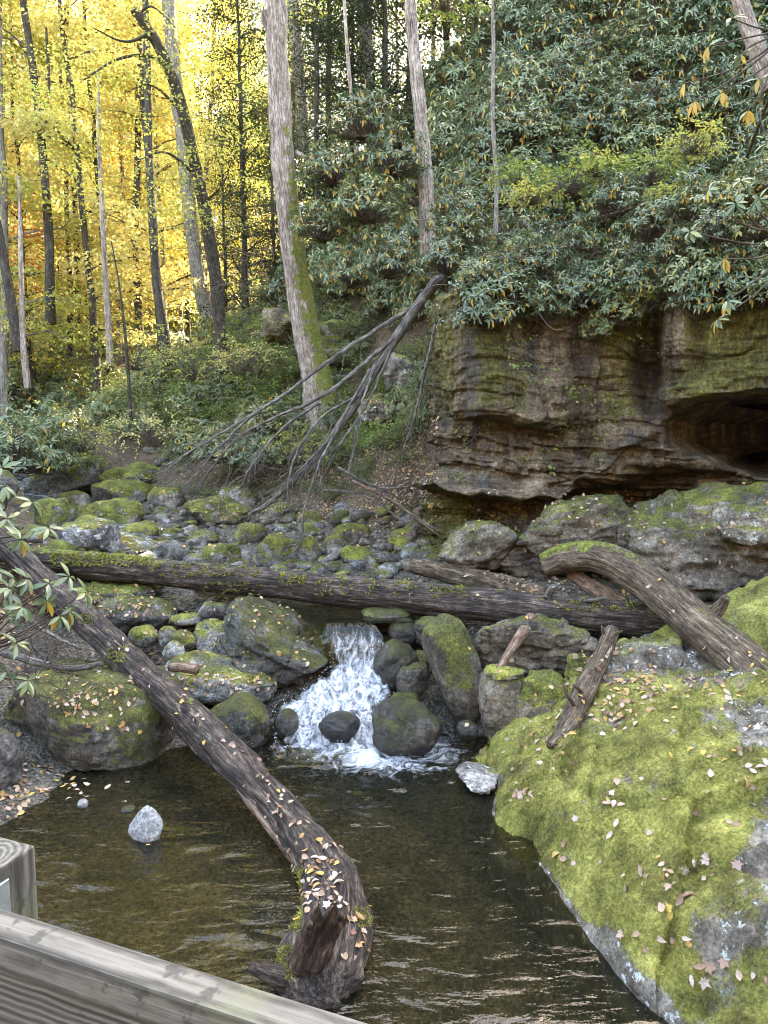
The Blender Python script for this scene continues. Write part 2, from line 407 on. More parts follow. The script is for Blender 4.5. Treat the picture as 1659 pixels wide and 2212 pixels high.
M = dict(
    rock=mat_rock(), cliff=mat_cliff(), mossrock=mat_moss_rock(), blade=mat_moss_blade(), ground=mat_ground(),
    water=mat_water('pool_water'), wood=mat_wood(), metal=mat_metal(),
    log_dark=mat_bark('wet_bark', [(0.30, (0.008, 0.007, 0.006)), (0.47, (0.036, 0.027, 0.022)), (0.60, (0.095, 0.072, 0.058)), (0.76, (0.25, 0.195, 0.15))], patch=(0.60, (0.27, 0.205, 0.145))),
    log_brown=mat_bark('brown_bark', [(0.28, (0.015, 0.011, 0.007)), (0.47, (0.072, 0.050, 0.033)), (0.62, (0.16, 0.118, 0.08)), (0.76, (0.32, 0.26, 0.18))], patch=(0.60, (0.36, 0.29, 0.21))),
    log_bare=mat_bark('bare_deadwood', [(0.28, (0.05, 0.03, 0.018)), (0.47, (0.17, 0.105, 0.07)), (0.62, (0.27, 0.19, 0.14)), (0.76, (0.38, 0.30, 0.24))], moss=False),
    trunk_pale=mat_bark('pale_bark', [(0.28, (0.07, 0.055, 0.045)), (0.47, (0.22, 0.18, 0.15)), (0.62, (0.36, 0.31, 0.27)), (0.76, (0.52, 0.47, 0.43))], (1.5, 14, 14)),
    trunk_dark=mat_bark('dark_bark', [(0.28, (0.012, 0.010, 0.008)), (0.47, (0.040, 0.034, 0.026)), (0.62, (0.085, 0.073, 0.054)), (0.76, (0.18, 0.16, 0.12))], (3, 30, 30)),
    trunk_grey=mat_bark('grey_bark', [(0.28, (0.06, 0.055, 0.045)), (0.47, (0.16, 0.145, 0.12)), (0.62, (0.25, 0.23, 0.20)), (0.76, (0.38, 0.36, 0.32))], (2, 24, 24), moss=False),
    stub=mat_bark('torn_heartwood', [(0.30, (0.012, 0.007, 0.005)), (0.47, (0.045, 0.027, 0.019)), (0.60, (0.11, 0.070, 0.048)), (0.76, (0.25, 0.18, 0.13))], (6, 34, 34), moss=False),
    dead=mat_bark('dead_branch_bark', [(0.30, (0.03, 0.026, 0.022)), (0.45, (0.095, 0.084, 0.072)), (0.58, (0.19, 0.172, 0.15)), (0.74, (0.46, 0.44, 0.40))], (3, 60, 60), moss=False),
    twig=mat_bark('twig_bark', [(0.28, (0.03, 0.022, 0.016)), (0.5, (0.09, 0.07, 0.052)), (0.76, (0.2, 0.165, 0.13))], (3, 60, 60), moss=False),
    rhodo=mat_leaf('rhododendron_leaf', [(0.0, (0.036, 0.062, 0.030)), (0.4, (0.095, 0.145, 0.070)), (0.7, (0.18, 0.235, 0.11)), (1.0, (0.38, 0.39, 0.15))], 0.28, 0.30, 0.65, 0.42),
    rhodo_y=mat_leaf('yellow_rhododendron_leaf', [(0.0, (0.42, 0.24, 0.04)), (0.6, (0.55, 0.38, 0.07)), (1.0, (0.35, 0.17, 0.04))], 0.35, 0.45),
    green=mat_leaf('light_green_leaf', [(0.0, (0.07, 0.13, 0.035)), (0.5, (0.18, 0.26, 0.06)), (1.0, (0.36, 0.40, 0.10))], 0.4, 0.5),
    under=mat_leaf('undergrowth_leaf', [(0.0, (0.06, 0.10, 0.04)), (0.5, (0.16, 0.20, 0.07)), (1.0, (0.34, 0.35, 0.12))], 0.35, 0.5),
    yellow=mat_leaf('yellow_autumn_leaf', [(0.0, (0.48, 0.49, 0.18)), (0.4, (0.62, 0.57, 0.22)), (0.8, (0.69, 0.56, 0.21)), (1.0, (0.66, 0.42, 0.14))], 0.5, 0.55),
    ygreen=mat_leaf('yellow_green_leaf', [(0.0, (0.28, 0.33, 0.09)), (0.5, (0.44, 0.44, 0.10)), (1.0, (0.60, 0.50, 0.12))], 0.5, 0.55),
    orange=mat_leaf('orange_autumn_leaf', [(0.0, (0.60, 0.26, 0.04)), (0.5, (0.62, 0.15, 0.04)), (1.0, (0.55, 0.35, 0.05))], 0.5, 0.55),
    hemlock=mat_leaf('hemlock_needle', [(0.0, (0.016, 0.030, 0.014)), (0.6, (0.035, 0.055, 0.022)), (1.0, (0.07, 0.09, 0.03))], 0.25, 0.55),
    fallen=mat_leaf('fallen_leaf', [(0.0, (0.26, 0.15, 0.10)), (0.14, (0.44, 0.30, 0.23)), (0.34, (0.56, 0.45, 0.38)), (0.52, (0.40, 0.26, 0.19)), (0.64, (0.52, 0.30, 0.08)), (0.74, (0.55, 0.40, 0.10)), (0.82, (0.20, 0.085, 0.065)), (0.92, (0.46, 0.36, 0.31))], 0.12, 0.6, 0.35, src='obj'),
    litter=mat_leaf('leaf_litter', [(0.0, (0.16, 0.09, 0.055)), (0.3, (0.34, 0.22, 0.14)), (0.55, (0.46, 0.34, 0.25)), (0.75, (0.48, 0.30, 0.08)), (1.0, (0.20, 0.10, 0.06))], 0.12, 0.6, 0.3, 0.0),
)

# ------------------------------------------------------------------ ground sheet
ctrl = []
for u, v, d in [(700, 1240, 11.5), (700, 1170, 13.5), (700, 1110, 15.5), (880, 1190, 12.6), (300, 1150, 14.5), (300, 1065, 19), (100, 990, 26),
                (100, 1085, 18.5), (100, 1135, 15.5), (300, 1235, 12), (500, 1235, 11.6), (500, 1100, 16), (370, 985, 22), (500, 930, 21), (690, 880, 18), (475, 820, 22),
                (100, 930, 25.5), (100, 855, 30), (250, 860, 27), (-40, 870, 29), (100, 730, 38), (850, 950, 14.5), (800, 1050, 14.6), (900, 820, 16.6), (600, 1040, 17), (620, 790, 19.8), (540, 720, 22.6), (720, 830, 18.7), (930, 1000, 13.6), (0, 1000, 27)]:
    ctrl.append(P(u, v, d))
ctrl += [(0, 4, -.5), (-1, 5.5, -.42), (.5, 5.5, -.6), (0, 7, -.5), (1, 4, -.6), (-2, 4, -.34), (-3.1, 5.2, -.12), (-3.4, 6.5, .05), (-2.85, 6.5, -.08), (-3.5, 6.05, .0), (-4.2, 6.2, .22), (-3.6, 7.2, .06), (-6, 6, 1.2), (-6, 3, 1.0), (-4, 2, 0), (0, 0, -.4),
         (-3, -3, -.2), (3, -3, -.3), (3, 1, -.4), (0, 7.8, -.35), (0, 8.6, .15), (-.2, 9.0, .72), (-.6, 9.7, .80), (0, 9.7, .82), (-1.4, 10.4, .82), (-.2, 10.5, .92), (-1.2, 8.2, .05),
         (-2, 8.6, .2), (-2.2, 9.5, .5), (-3.6, 10.1, .55), (-3.2, 9.4, .45), (-2.3, 10.35, .93), (-3.0, 10.75, 1.0), (-4.6, 9.2, .8), (-6, 10, 2.0), (-9, 10, 2.6), (-5, 12, 1.7), (-8, 14, 2.4), (-11, 14, 3.0), (-15, 18, 3.4), (-20, 24, 3.4),
         (2, 6, -.4), (3, 5, -.1), (3, 8, .6), (4, 7, .6), (2, 8.8, .8), (4, 9, 1.1), (6, 9, 1.3), (8, 6, 1.5), (1.2, 8.4, .2), (1.2, 9.6, 1.0), (2.4, 10, 1.25), (8, 1, 1.5), (12, 4, 3.5),
         (1.4, 12.3, 1.9), (3.6, 12.2, 2.0), (5.2, 17.0, 2.2), (7.5, 17.2, 2.2), (9.5, 17, 2.6), (1.4, 13.7, 5.3), (3.6, 13.5, 5.3), (5.6, 18.2, 7.6), (8, 18.4, 8.4), (10, 18.2, 8.8),
         (3, 17, 8.4), (3.5, 20, 11.8), (5, 24, 17.0), (10, 20, 12), (13, 21, 17), (14, 25, 25), (10, 28, 23), (20, 25, 30), (0.3, 20, 8.2), (-2.5, 23.5, 7.8), (-3.5, 27, 9.5), (2, 30, 18.5), (-2, 36, 11.5),  # unseen upper slope at right raised to keep direct sun off the railing
         (0, 45, 15), (15, 45, 28), (30, 30, 34), (14, 10, 9), (25, 12, 22), (-20, 60, 15), (-40, 60, 16), (0, 70, 24), (-60, 40, 9), (-30, 30, 5.5), (-25, 20, 4.5),
         (-20, 130, 38), (-90, 120, 40), (40, 90, 40), (-15, 38, 7.5), (-90, 0, 26), (-60, 10, 17), (60, 20, 40), (80, 100, 50), (0, -12, .5), (-60, -15, 20), (60, -15, 26), (0, -45, 26), (-50, -50, 30), (50, -50, 30), (-12, -22, 10), (12, -20, 10), (-14, 3, 4.5), (-24, 4, 8), (-38, 8, 12), (12, -6, 6), (0, -24, 10)]  # unseen slopes behind camera and at left, raised to block low sky
ctrl = np.array(ctrl, float)
def rbf_fit(xy, z, lam=1e-3):
    D = np.linalg.norm(xy[:, None] - xy[None], axis=2); n = len(z)
    A = np.zeros((n + 3, n + 3)); A[:n, :n] = -D - lam * np.eye(n); A[:n, n] = 1; A[:n, n + 1:] = xy; A[n:, :n] = A[:n, n:].T
    s = np.linalg.solve(A, np.concatenate([z, np.zeros(3)]))
    def ev(q):
        q = np.asarray(q, float); out = np.empty(len(q))
        for i in range(0, len(q), 20000):
            c = q[i:i + 20000]; E = np.linalg.norm(c[:, None] - xy[None], axis=2)
            out[i:i + 20000] = -E @ s[:n] + s[n] + c @ s[n + 1:]
        return out
    return ev
_terr = rbf_fit(ctrl[:, :2], ctrl[:, 2])
def terr(x, y):
    q = np.stack([np.atleast_1d(x), np.atleast_1d(y)], 1).astype(float)
    return _terr(q)
def tz(x, y): return float(terr(x, y)[0])
gx = np.concatenate([np.linspace(-90, -14, 40), np.linspace(-13.5, 10, 200), np.linspace(11, 80, 36)])
gy = np.concatenate([np.linspace(-60, 2.5, 40), np.linspace(2.7, 28, 220), np.linspace(29, 130, 50)])
X, Y = np.meshgrid(gx, gy, indexing='ij'); q = np.stack([X.ravel(), Y.ravel()], 1)
Z = _terr(q); q3 = np.column_stack([q, Z])
near = sstep(45, 15, q[:, 1])
Zd = Z + near * (0.07 * fbm(q3 * 1.7, 4, 3) + 0.03 * fbm(q3 * 7, 3, 5)) + (1 - near) * 0.5 * fbm(q3 * 0.3, 3, 8)
grav = np.maximum(sstep(-5.2, -4.2, q[:, 0]), sstep(11, 14, q[:, 1])) * sstep(2.3, 1.2, Zd - 0.05 * np.clip(q[:, 1] - 12, 0, 99)) * sstep(30, 26, q[:, 1])
gm = make_mesh('ground', np.column_stack([q, Zd]), grid_faces(len(gx), len(gy)), M['ground'], True, {'gravel': grav})
ground = tag(link('ground', gm), kind='structure')
def ray_ground(u, v, d0=3.0, d1=70.0):
    ds = np.concatenate([np.arange(d0, 30, 0.1), np.arange(30, d1, 0.4)])
    r = ray(u, v); pts = np.array([0, 0, CAM_H]) + r[None] * (ds / r[1])[:, None]
    below = pts[:, 2] < terr(pts[:, 0], pts[:, 1])
    i = int(np.argmax(below)) if below.any() else len(ds) - 1
    return pts[i]

BVH = {}
def reg(name, V, F):
    BVH[name] = BVHTree.FromPolygons([tuple(a) for a in np.asarray(V, float)], [tuple(int(i) for i in f) for f in F])
def hit(u, v, names=None):
    o = Vector((0, 0, CAM_H)); r = Vector(ray(u, v)).normalized(); best = None
    for k in (names or BVH):
        h = BVH[k].ray_cast(o, r)
        if h[0] is not None and (best is None or h[3] < best[2]): best = (h[0], h[1] if h[1].dot(r) < 0 else -h[1], h[3], k)
    return best
reg('ground', np.column_stack([q, Zd]), tri(grid_faces(len(gx), len(gy))))

# ------------------------------------------------------------------ water
def lerp_rows(rows, n):
    return catmull(np.array(rows, float), n)
# lower pool
nx, ny = 200, 260
xs = np.linspace(-5.2, 4.0, nx); ys = np.concatenate([np.linspace(-4, 3.0, 30), np.linspace(3.05, 8.2, ny - 30)])
X, Y = np.meshgrid(xs, ys, indexing='ij'); q = np.column_stack([X.ravel(), Y.ravel(), np.zeros(X.size)])
fall = np.array([0.02, 7.75])
df = np.hypot((q[:, 0] - fall[0]) * 0.8, (q[:, 1] - fall[1]))
turb = np.exp(-(df / 1.1) ** 2)
hz = 0.010 * fbm(q * np.array([2.6, 5.5, 1]), 3, 11) + 0.005 * fbm(q * np.array([7, 13, 1]), 2, 12) + turb * 0.06 * fbm(q * 6, 4, 13)
V = q.copy(); V[:, 2] = hz
foam = 0.46 * np.exp(-(df / 0.62) ** 2) + 0.24 * np.exp(-(df / 1.4) ** 2) + 0.02 + 0.10 * fbm(q * 2.2, 3, 15)
flow = q * np.array([8, 9, 6.0]) + np.stack([fbm(q * 2.5, 3, 16), fbm(q * 2.5 + 7, 3, 17), 0 * q[:, 0]], 1) * 2.5
lp = make_mesh('pool_water', V, grid_faces(nx, len(ys)), M['water'], True, {'foam': foam, 'flow': flow})
tag(link('lower_pool_water', lp), kind='structure')
reg('water', V, tri(grid_faces(nx, len(ys))))
# upper pool
xs = np.linspace(0, 1, 90); ys = np.linspace(9.05, 12.4, 70); X, Y = np.meshgrid(xs, ys, indexing='ij')
xl = np.interp(Y, [9.05, 9.8, 10.3, 10.8, 12.4], [-1.0, -1.25, -1.9, -2.9, -3.6]); X = xl + (1.0 - xl) * X
q = np.column_stack([X.ravel(), Y.ravel(), np.full(X.size, 1.10)])
V = q.copy(); V[:, 2] += 0.012 * fbm(q * np.array([3, 6, 1]), 3, 21)
up_ = make_mesh('pool_water', V, grid_faces(90, 70), M['water'], True, {'foam': np.full(len(V), 0.0), 'flow': q * 8})
tag(link('upper_pool_water', up_), kind='structure')
# upstream riffles
def riffle(pts, wd, name, fo):
    path = catmull(np.array(pts, float), 60); T = unit(np.gradient(path, axis=0)); S = unit(np.cross(T, [0, 0, 1.0]))
    t = np.linspace(-1, 1, 16); V = path[:, None] + S[:, None] * (t * wd)[None, :, None]; V = V.reshape(-1, 3)
    V[:, 2] += 0.04 * fbm(V * 3, 3, 31)
    tag(link(name, make_mesh(name, V, grid_faces(60, 16), M['water'], True, {'foam': np.full(len(V), fo) + 0.25 * fbm(V * 1.4, 2, 5), 'flow': V * 7})), kind='structure')
def on_g(u, v, dz):
    p = ray_ground(u, v); p[2] += dz; return p
riffle([on_g(*a, .10) for a in ((430, 1236), (395, 1200), (330, 1178), (250, 1150), (150, 1110), (60, 1060), (20, 1020))], 0.9, 'stream_water', 0.28)
# cascade
rows = []   # left, right edge per row (u, v, d), foam
spec = [((700, 1336), (800, 1336), 9.28, 1.115, .08), ((692, 1350), (826, 1350), 9.04, None, .26), ((700, 1385), (845, 1385), 8.90, None, .44), ((700, 1435), (852, 1432), 8.80, None, .50),
        ((665, 1470), (858, 1468), 8.60, None, .56), ((600, 1505), (858, 1500), 8.38, None, .55), ((585, 1545), (858, 1545), 8.12, None, .53), ((590, 1580), (900, 1580), 7.92, None, .52), ((560, 1618), (960, 1618), 7.66, None, .52), ((540, 1660), (960, 1660), 7.34, None, .35)]
L = np.array([P(a[0], a[1], d) for a, b, d, z, f in spec]); Rr = np.array([P(b[0], b[1], d) for a, b, d, z, f in spec]); Fo = np.array([s[4] for s in spec])
n, m = 170, 110
Lc, Rc = catmull(L, n), catmull(Rr, n); fo = np.interp(np.linspace(0, len(spec) - 1, n), range(len(spec)), Fo)
tt = np.linspace(0, 1, m); V = Lc[:, None] * (1 - tt)[None, :, None] + Rc[:, None] * tt[None, :, None]
ss = np.concatenate([[0], np.cumsum(np.linalg.norm(np.diff((Lc + Rc) / 2, axis=0), axis=1))])
V = V.reshape(-1, 3); S = np.repeat(ss, m); Fv = np.repeat(fo, m); TT = np.tile(tt, n)
SF = np.interp(S, [0, .55, .9, ss[-1]], [0, .55 * 3.0, .55 * 3 + .35 * 5, .55 * 3 + .35 * 5 + (ss[-1] - .9) * 9])
fl = np.column_stack([V[:, 0] * 12 + .8 * fbm(V * 3, 2, 47), SF, np.zeros(len(V))])
rough_ = np.clip(Fv * 1.6, 0.05, 1)
V[:, 2] += rough_ * (0.13 * fbm(np.column_stack([V[:, 0] * 4.0, S * 3.2, 0 * S]), 4, 41) + 0.05 * fbm(np.column_stack([V[:, 0] * 15, S * 9, 0 * S]), 3, 43))
V[:, 1] -= rough_ * 0.06 * fbm(np.column_stack([V[:, 0] * 9, S * 2.5, 0 * S + 5]), 3, 45)
edge = np.minimum(TT, 1 - TT); V[:, 2] -= 0.10 * sstep(0.10, 0.0, edge) + 0.0
V[:, 2] = np.maximum(V[:, 2], np.where(S > ss[-1] * 0.9, -0.05, -9))
cas = make_mesh('cascade_water', V, grid_faces(n, m), M['water'], True, {'foam': Fv - 0.42 * sstep(0.20, 0.0, edge + .10 * fbm(V * 5, 3, 49)), 'flow': fl})
tag(link('cascade_water', cas), kind='structure')
reg('cascade', V, tri(grid_faces(n, m)))
casV = V
# spray drops
bm = bmesh.new(); bmesh.ops.create_icosphere(bm, subdivisions=1, radius=1)
bm.verts.ensure_lookup_table(); dv = np.array([v.co[:] for v in bm.verts]); dfc = np.array([[v.index for v in f.verts] for f in bm.faces]); bm.free()
parts = []
for i in RNG.integers(m * 40, len(casV), 500):
    parts.append((casV[i] + np.array([RNG.normal(0, .03), RNG.normal(0, .03), abs(RNG.normal(0.03, .05))]) + dv * RNG.uniform(.003, .008), dfc))
Vd, Fd = join(parts)
tag(link('water_spray', make_mesh('water_spray', Vd, Fd, M['water'], True, {'foam': np.full(len(Vd), 1.0), 'flow': Vd})), 'white drops of spray thrown up over the cascade', 'spray', kind='stuff')

# ------------------------------------------------------------------ rocks
_ico = {}
def ico(n):
    if n not in _ico:
        bm = bmesh.new(); bmesh.ops.create_icosphere(bm, subdivisions=n, radius=1); bm.verts.ensure_lookup_table()
        _ico[n] = (np.array([v.co[:] for v in bm.verts]), np.array([[v.index for v in f.verts] for f in bm.faces])); bm.free()
    return _ico[n]
def rock_verts(sub, size, seed, e=2.3, planes=4, amp=0.06, freq=2.0, strata=0.0, frac=0.0):
    n, F = ico(sub); rg = np.random.default_rng(seed)
    r = (np.abs(n) ** e).sum(1) ** (-1 / e)
    for k in range(planes):
        p = unit(rg.normal(size=3)); h = rg.uniform(.62, .9); d = n @ p
        c = np.where(d > 0.05, h / np.maximum(d, 0.05), 99); k_ = 16.0
        r = -np.log(np.exp(-k_ * np.minimum(r, 3)) + np.exp(-k_ * np.minimum(c, 3))) / k_
    V = n * r[:, None] * np.asarray(size)[None]
    s = float(np.mean(size)); off = rg.uniform(-50, 50, 3)
    k1 = min(1, s * 3)
    dsp = amp * s * 2.0 * fbm(V / s * freq * 0.6 + off, 3, seed) + 0.028 * k1 * fbm(V * 7 + off, 4, seed + 9, .6) - 0.05 * k1 * np.clip(ridge(V * 2.6 + off, 2, seed + 21) - .55, 0, 1)
    if frac: dsp = dsp + frac * s * (fracture(V / s * 1.0 + off, (1.5, 1.5, 2.6), seed) + .5 * fracture(V / s + off, (3.4, 3.4, 5.5), seed + 7))
    if strata: dsp = dsp + strata * fbm(V * np.array([1.5, 1.5, 9]) + off, 3, seed + 3)
    return V + n * dsp[:, None], F
def rot_z(V, a): c, s = math.cos(a), math.sin(a); return V @ np.array([[c, s, 0], [-s, c, 0], [0, 0, 1]])
def rot_y(V, a): c, s = math.cos(a), math.sin(a); return V @ np.array([[c, 0, -s], [0, 1, 0], [s, 0, c]])
SEED = [100]
def rock(box, d, label, name='boulder', sub=4, depth=0.85, e=2.3, planes=4, amp=0.06, tilt=0, turn=None, moss=.4, wet=0, lichen=.2, tone=.35, cat='boulder', group=None, strata=0.0, seed=None, sink=1.0, frac=None):
    SEED[0] += 1; seed = seed or SEED[0]
    u0, u1, v0, v1 = box; uc, vc = (u0 + u1) / 2, (v0 + v1) / 2
    if d is None: d = ray_ground(uc, v1 - 0.12 * (v1 - v0))[1] + 0.3 * (u1 - u0) / FPX * 12
    c = P(uc, vc, d); th = math.atan2(CAM_H - c[2], d); s = d / FPX / max(ray(uc, vc)[1], .9)
    wd = (u1 - u0) * s; ha = (v1 - v0) * s
    dy = wd * depth; h = max(0.32 * ha, (ha ** 2 - (dy * math.sin(th)) ** 2)) if ha > dy * math.sin(th) else 0.4 * ha
    if ha > dy * math.sin(th): h = max(0.45 * ha, math.sqrt(ha ** 2 - (dy * math.sin(th)) ** 2) / math.cos(th))
    V, F = rock_verts(sub, (wd / 2, dy / 2, h / 2), seed, e, planes, amp, strata=strata, frac=(.07 if e >= 2.75 else .025) if frac is None else frac)
    if tilt: V = rot_y(V, tilt)
    if turn: V = rot_z(V, turn)
    # refit to the intended width and height
    ext = V.max(0) - V.min(0); V[:, 0] *= wd / ext[0]; V[:, 2] *= h / ext[2]
    V -= (V.max(0) + V.min(0)) / 2
    low = V[:, 2] < 0; V[low, 2] *= sink
    o = link(name, make_mesh(name, V, F, M['rock']), None, c)
    tag(o, label, cat, group, moss=moss, wet=wet, lichen=lichen, tone=tone)
    reg('rock%d' % seed, V + c, F); o['surface'] = 'rock%d' % seed
    return o
big_left = rock((8, 398, 1428, 1684), 8.0, 'big rounded left boulder strewn with leaves under the diagonal log', 'big_boulder', 6, .85, 2.5, 3, .07, moss=.38, lichen=.35, tone=.55, wet=.42, seed=412, strata=.02)
rock((-60, 44, 1572, 1715), 6.7, 'dark smooth boulder cut off by the left picture edge above the gravel bar', 'boulder', 5, moss=.05, tone=.2, wet=.4)
rock((198, 382, 1284, 1368), 10.2, 'dark rounded boulder with green crown just below the long log', 'boulder', 5, .8, 2.4, 4, .05, moss=.24, lichen=.3, tone=.2, wet=.4)
rock((96, 352, 1244, 1312), 10.9, 'long flat mossy slab with leaves under the left part of the long log', 'slab_rock', 5, .7, 3.4, 4, .06, moss=.30, lichen=.3, tone=.45, strata=.03)
rock((90, 215, 1262, 1340), 10.0, 'broken mossy rock between the two crossing logs at left', 'boulder', 5, .8, 3.0, 5, .07, moss=.28, tone=.4)
rock((278, 348, 1350, 1398), 9.55, 'small round mossy stone under the dark rounded boulder', 'stone', 4, .9, 2.1, 1, .04, moss=.45, cat='stone')
rock((343, 384, 1352, 1404), 9.45, 'narrow upright grey stone right of the small mossy round stone', 'stone', 4, .8, 2.3, 2, .05, moss=.2, cat='stone')
rock((366, 422, 1360, 1404), 9.3, 'grey green stone between narrow upright stone and square grey block', 'stone', 4, .9, 2.3, 2, .05, moss=.4, cat='stone')
rock((366, 438, 1322, 1352), 10.0, 'low pale stone behind the square grey block', 'stone', 4, .9, 2.4, 3, .05, moss=.3, cat='stone')
rock((428, 492, 1298, 1338), 10.1, 'round grey stone left of the wedge slab top', 'stone', 4, .9, 2.2, 2, .05, moss=.2, cat='stone')
rock((418, 548, 1340, 1412), 9.5, 'square grey block with flat cracked face beside the wedge slab', 'boulder', 5, .7, 4.2, 5, .04, moss=.18, lichen=.3, tone=.15)
rock((446, 734, 1296, 1492), 9.2, 'large dark wedge slab with mossy slanted top left of the cascade', 'slab_rock', 6, .8, 5.5, 3, .05, tilt=.38, moss=.18, wet=.62, tone=.25, strata=.05, seed=77)
slab = rock((352, 606, 1404, 1518), 8.75, 'low flat rock covered in fallen leaves in the middle', 'slab_rock', 5, .8, 2.8, 3, .05, tilt=.12, moss=.16, lichen=.5, tone=.2, wet=.1)
rock((350, 400, 1384, 1446), 8.9, 'upright pointed grey stone behind the diagonal log', 'stone', 4, .6, 2.1, 5, .06, moss=.1, tone=.2, cat='stone')
rock((404, 452, 1405, 1440), 9.0, 'thin pale flat stone behind the leafy flat rock', 'stone', 4, .9, 2.8, 3, .05, moss=.3, cat='stone')
rock((412, 582, 1500, 1650), 7.95, 'mossy dark boulder between diagonal log and the pool', 'boulder', 5, .8, 2.3, 3, .06, moss=.34, tone=.5, wet=.62)
rock((528, 584, 1540, 1598), 7.9, 'reddish brown wet stone left of the cascade foot', 'stone', 4, .8, 2.4, 3, .05, moss=.0, wet=.7, tone=.9, cat='stone')
rock((594, 646, 1532, 1596), 7.95, 'dark mossy wet stone touching the cascade foam', 'stone', 4, .8, 2.3, 2, .05, moss=.25, wet=.7, tone=.4, cat='stone')
rock((532, 572, 1514, 1548), 8.2, 'pink brown pebble stone wedged behind the wet stones', 'stone', 3, .8, 2.2, 2, .05, moss=0, wet=.3, tone=.8, cat='stone')
rock((688, 778, 1538, 1606), 7.85, 'black wet boulder sitting in the cascade foam', 'boulder', 5, .8, 2.2, 3, .06, moss=.0, wet=.9, lichen=0, tone=.3)
rock((803, 954, 1508, 1628), 7.75, 'dark mossy boulder at the right foot of the cascade', 'boulder', 5, .9, 2.7, 4, .05, moss=.30, wet=.82, lichen=.0, tone=.6)
rock((910, 1050, 1330, 1570), 8.35, 'tall egg-shaped mossy boulder leaning right of the cascade', 'boulder', 5, .8, 2.4, 2, .04, tilt=-.35, moss=.44, tone=.6, lichen=.2, wet=.4)
rock((798, 908, 1382, 1498), 8.75, 'black green boulder on the right edge of the white water', 'boulder', 5, .9, 2.4, 3, .06, tilt=-.4, moss=.2, wet=.8, tone=.5, lichen=0)
rock((838, 908, 1336, 1396), 9.15, 'dark mossy boulder at the right lip of the fall', 'boulder', 4, .9, 2.4, 3, .06, moss=.26, wet=.75, lichen=0)
rock((888, 970, 1334, 1408), 9.05, 'squarish mossy stone behind the egg-shaped boulder', 'boulder', 4, .9, 2.8, 3, .05, moss=.36, tone=.6, wet=.5)
rock((856, 926, 1432, 1504), 8.5, 'grey stone with one leaf between black boulder and egg boulder', 'stone', 4, .9, 2.5, 4, .06, moss=.22, wet=.4, cat='stone')
rock((880, 930, 1405, 1450), 8.8, 'small mossy stone above the grey stone with one leaf', 'stone', 4, .9, 2.4, 3, .06, moss=.34, wet=.3, cat='stone')
rock((776, 900, 1306, 1366), 9.6, 'broad olive boulder under the long log above the fall', 'boulder', 4, .8, 2.5, 3, .05, moss=.3, wet=.6, tone=.5)
rock((590, 650, 1305, 1335), 10.4, 'low dark stone in the upper pool below the long log', 'stone', 4, .8, 2.4, 3, .05, moss=.1, wet=.7, cat='stone')
rock((984, 1034, 1556, 1604), 7.7, 'black wet stone in the gap below the egg boulder', 'stone', 4, .8, 2.3, 3, .05, moss=.05, wet=.8, cat='stone')
rock((845, 905, 1492, 1530), 8.3, 'flat mossy stone behind the right foot boulder', 'stone', 4, .8, 2.3, 3, .05, moss=.42, wet=.3, cat='stone')
# blocks on the right bank
rock((1020, 1298, 1318, 1468), 8.75, 'brown square block with flat face under the long log', 'block_rock', 6, .55, 5.5, 4, .035, moss=.10, tone=.85, wet=.3, lichen=.1, strata=.03, seed=31)
rock((1034, 1142, 1450, 1640), 7.85, 'upright squared brown block at the edge of the water', 'block_rock', 5, .8, 5.5, 4, .035, moss=.16, tone=.8, wet=.3, strata=.03, sink=1.3)
rock((1108, 1244, 1452, 1610), 7.75, 'mossy brown block beside the upright squared block', 'block_rock', 5, .8, 4.2, 4, .05, moss=.40, tone=.75, strata=.03, sink=1.3)
rock((1044, 1134, 1436, 1468), 7.85, 'thin cap stone lying on the upright squared block', 'block_rock', 4, .8, 3.6, 3, .05, moss=.3, tone=.6, cat='stone')
rock((1220, 1282, 1412, 1496), 7.95, 'small mossy block beside the rotten leaning branch', 'block_rock', 4, .8, 4, 4, .05, moss=.42, tone=.7)
rock((984, 1084, 1652, 1704), 6.9, 'pale water-worn ledge stone at the pool edge below the blocks', 'ledge_rock', 5, 1.1, 4.0, 4, .06, tilt=.35, turn=-.5, moss=-.1, tone=.25, lichen=.9, frac=.08)
# ledges under the cliff
rock((944, 1118, 1122, 1250), 10.9, 'square mossy brown ledge block below the prow of the cliff', 'ledge_rock', 5, .7, 4.5, 4, .04, moss=.14, tone=.8, wet=.3, strata=.03, frac=.1)
rock((1070, 1400, 1066, 1260), 10.8, 'sloping mossy ledge with leaves below the cliff', 'ledge_rock', 6, .7, 2.8, 4, .07, tilt=-.3, moss=.22, tone=.8, wet=.3, strata=.05, frac=.12)
rock((1325, 1800, 1042, 1330), 10.1, 'long mossy rock shelf with steep front under the cave', 'ledge_rock', 6, .45, 5.5, 4, .05, moss=.20, tone=.75, wet=.3, lichen=.3, strata=.07, frac=.10, seed=55)
rock((1540, 1760, 1070, 1180), 9.6, 'pale lichened rock on top of the shelf at the right edge', 'ledge_rock', 5, .7, 3, 4, .06, moss=.2, tone=.6, lichen=.6)
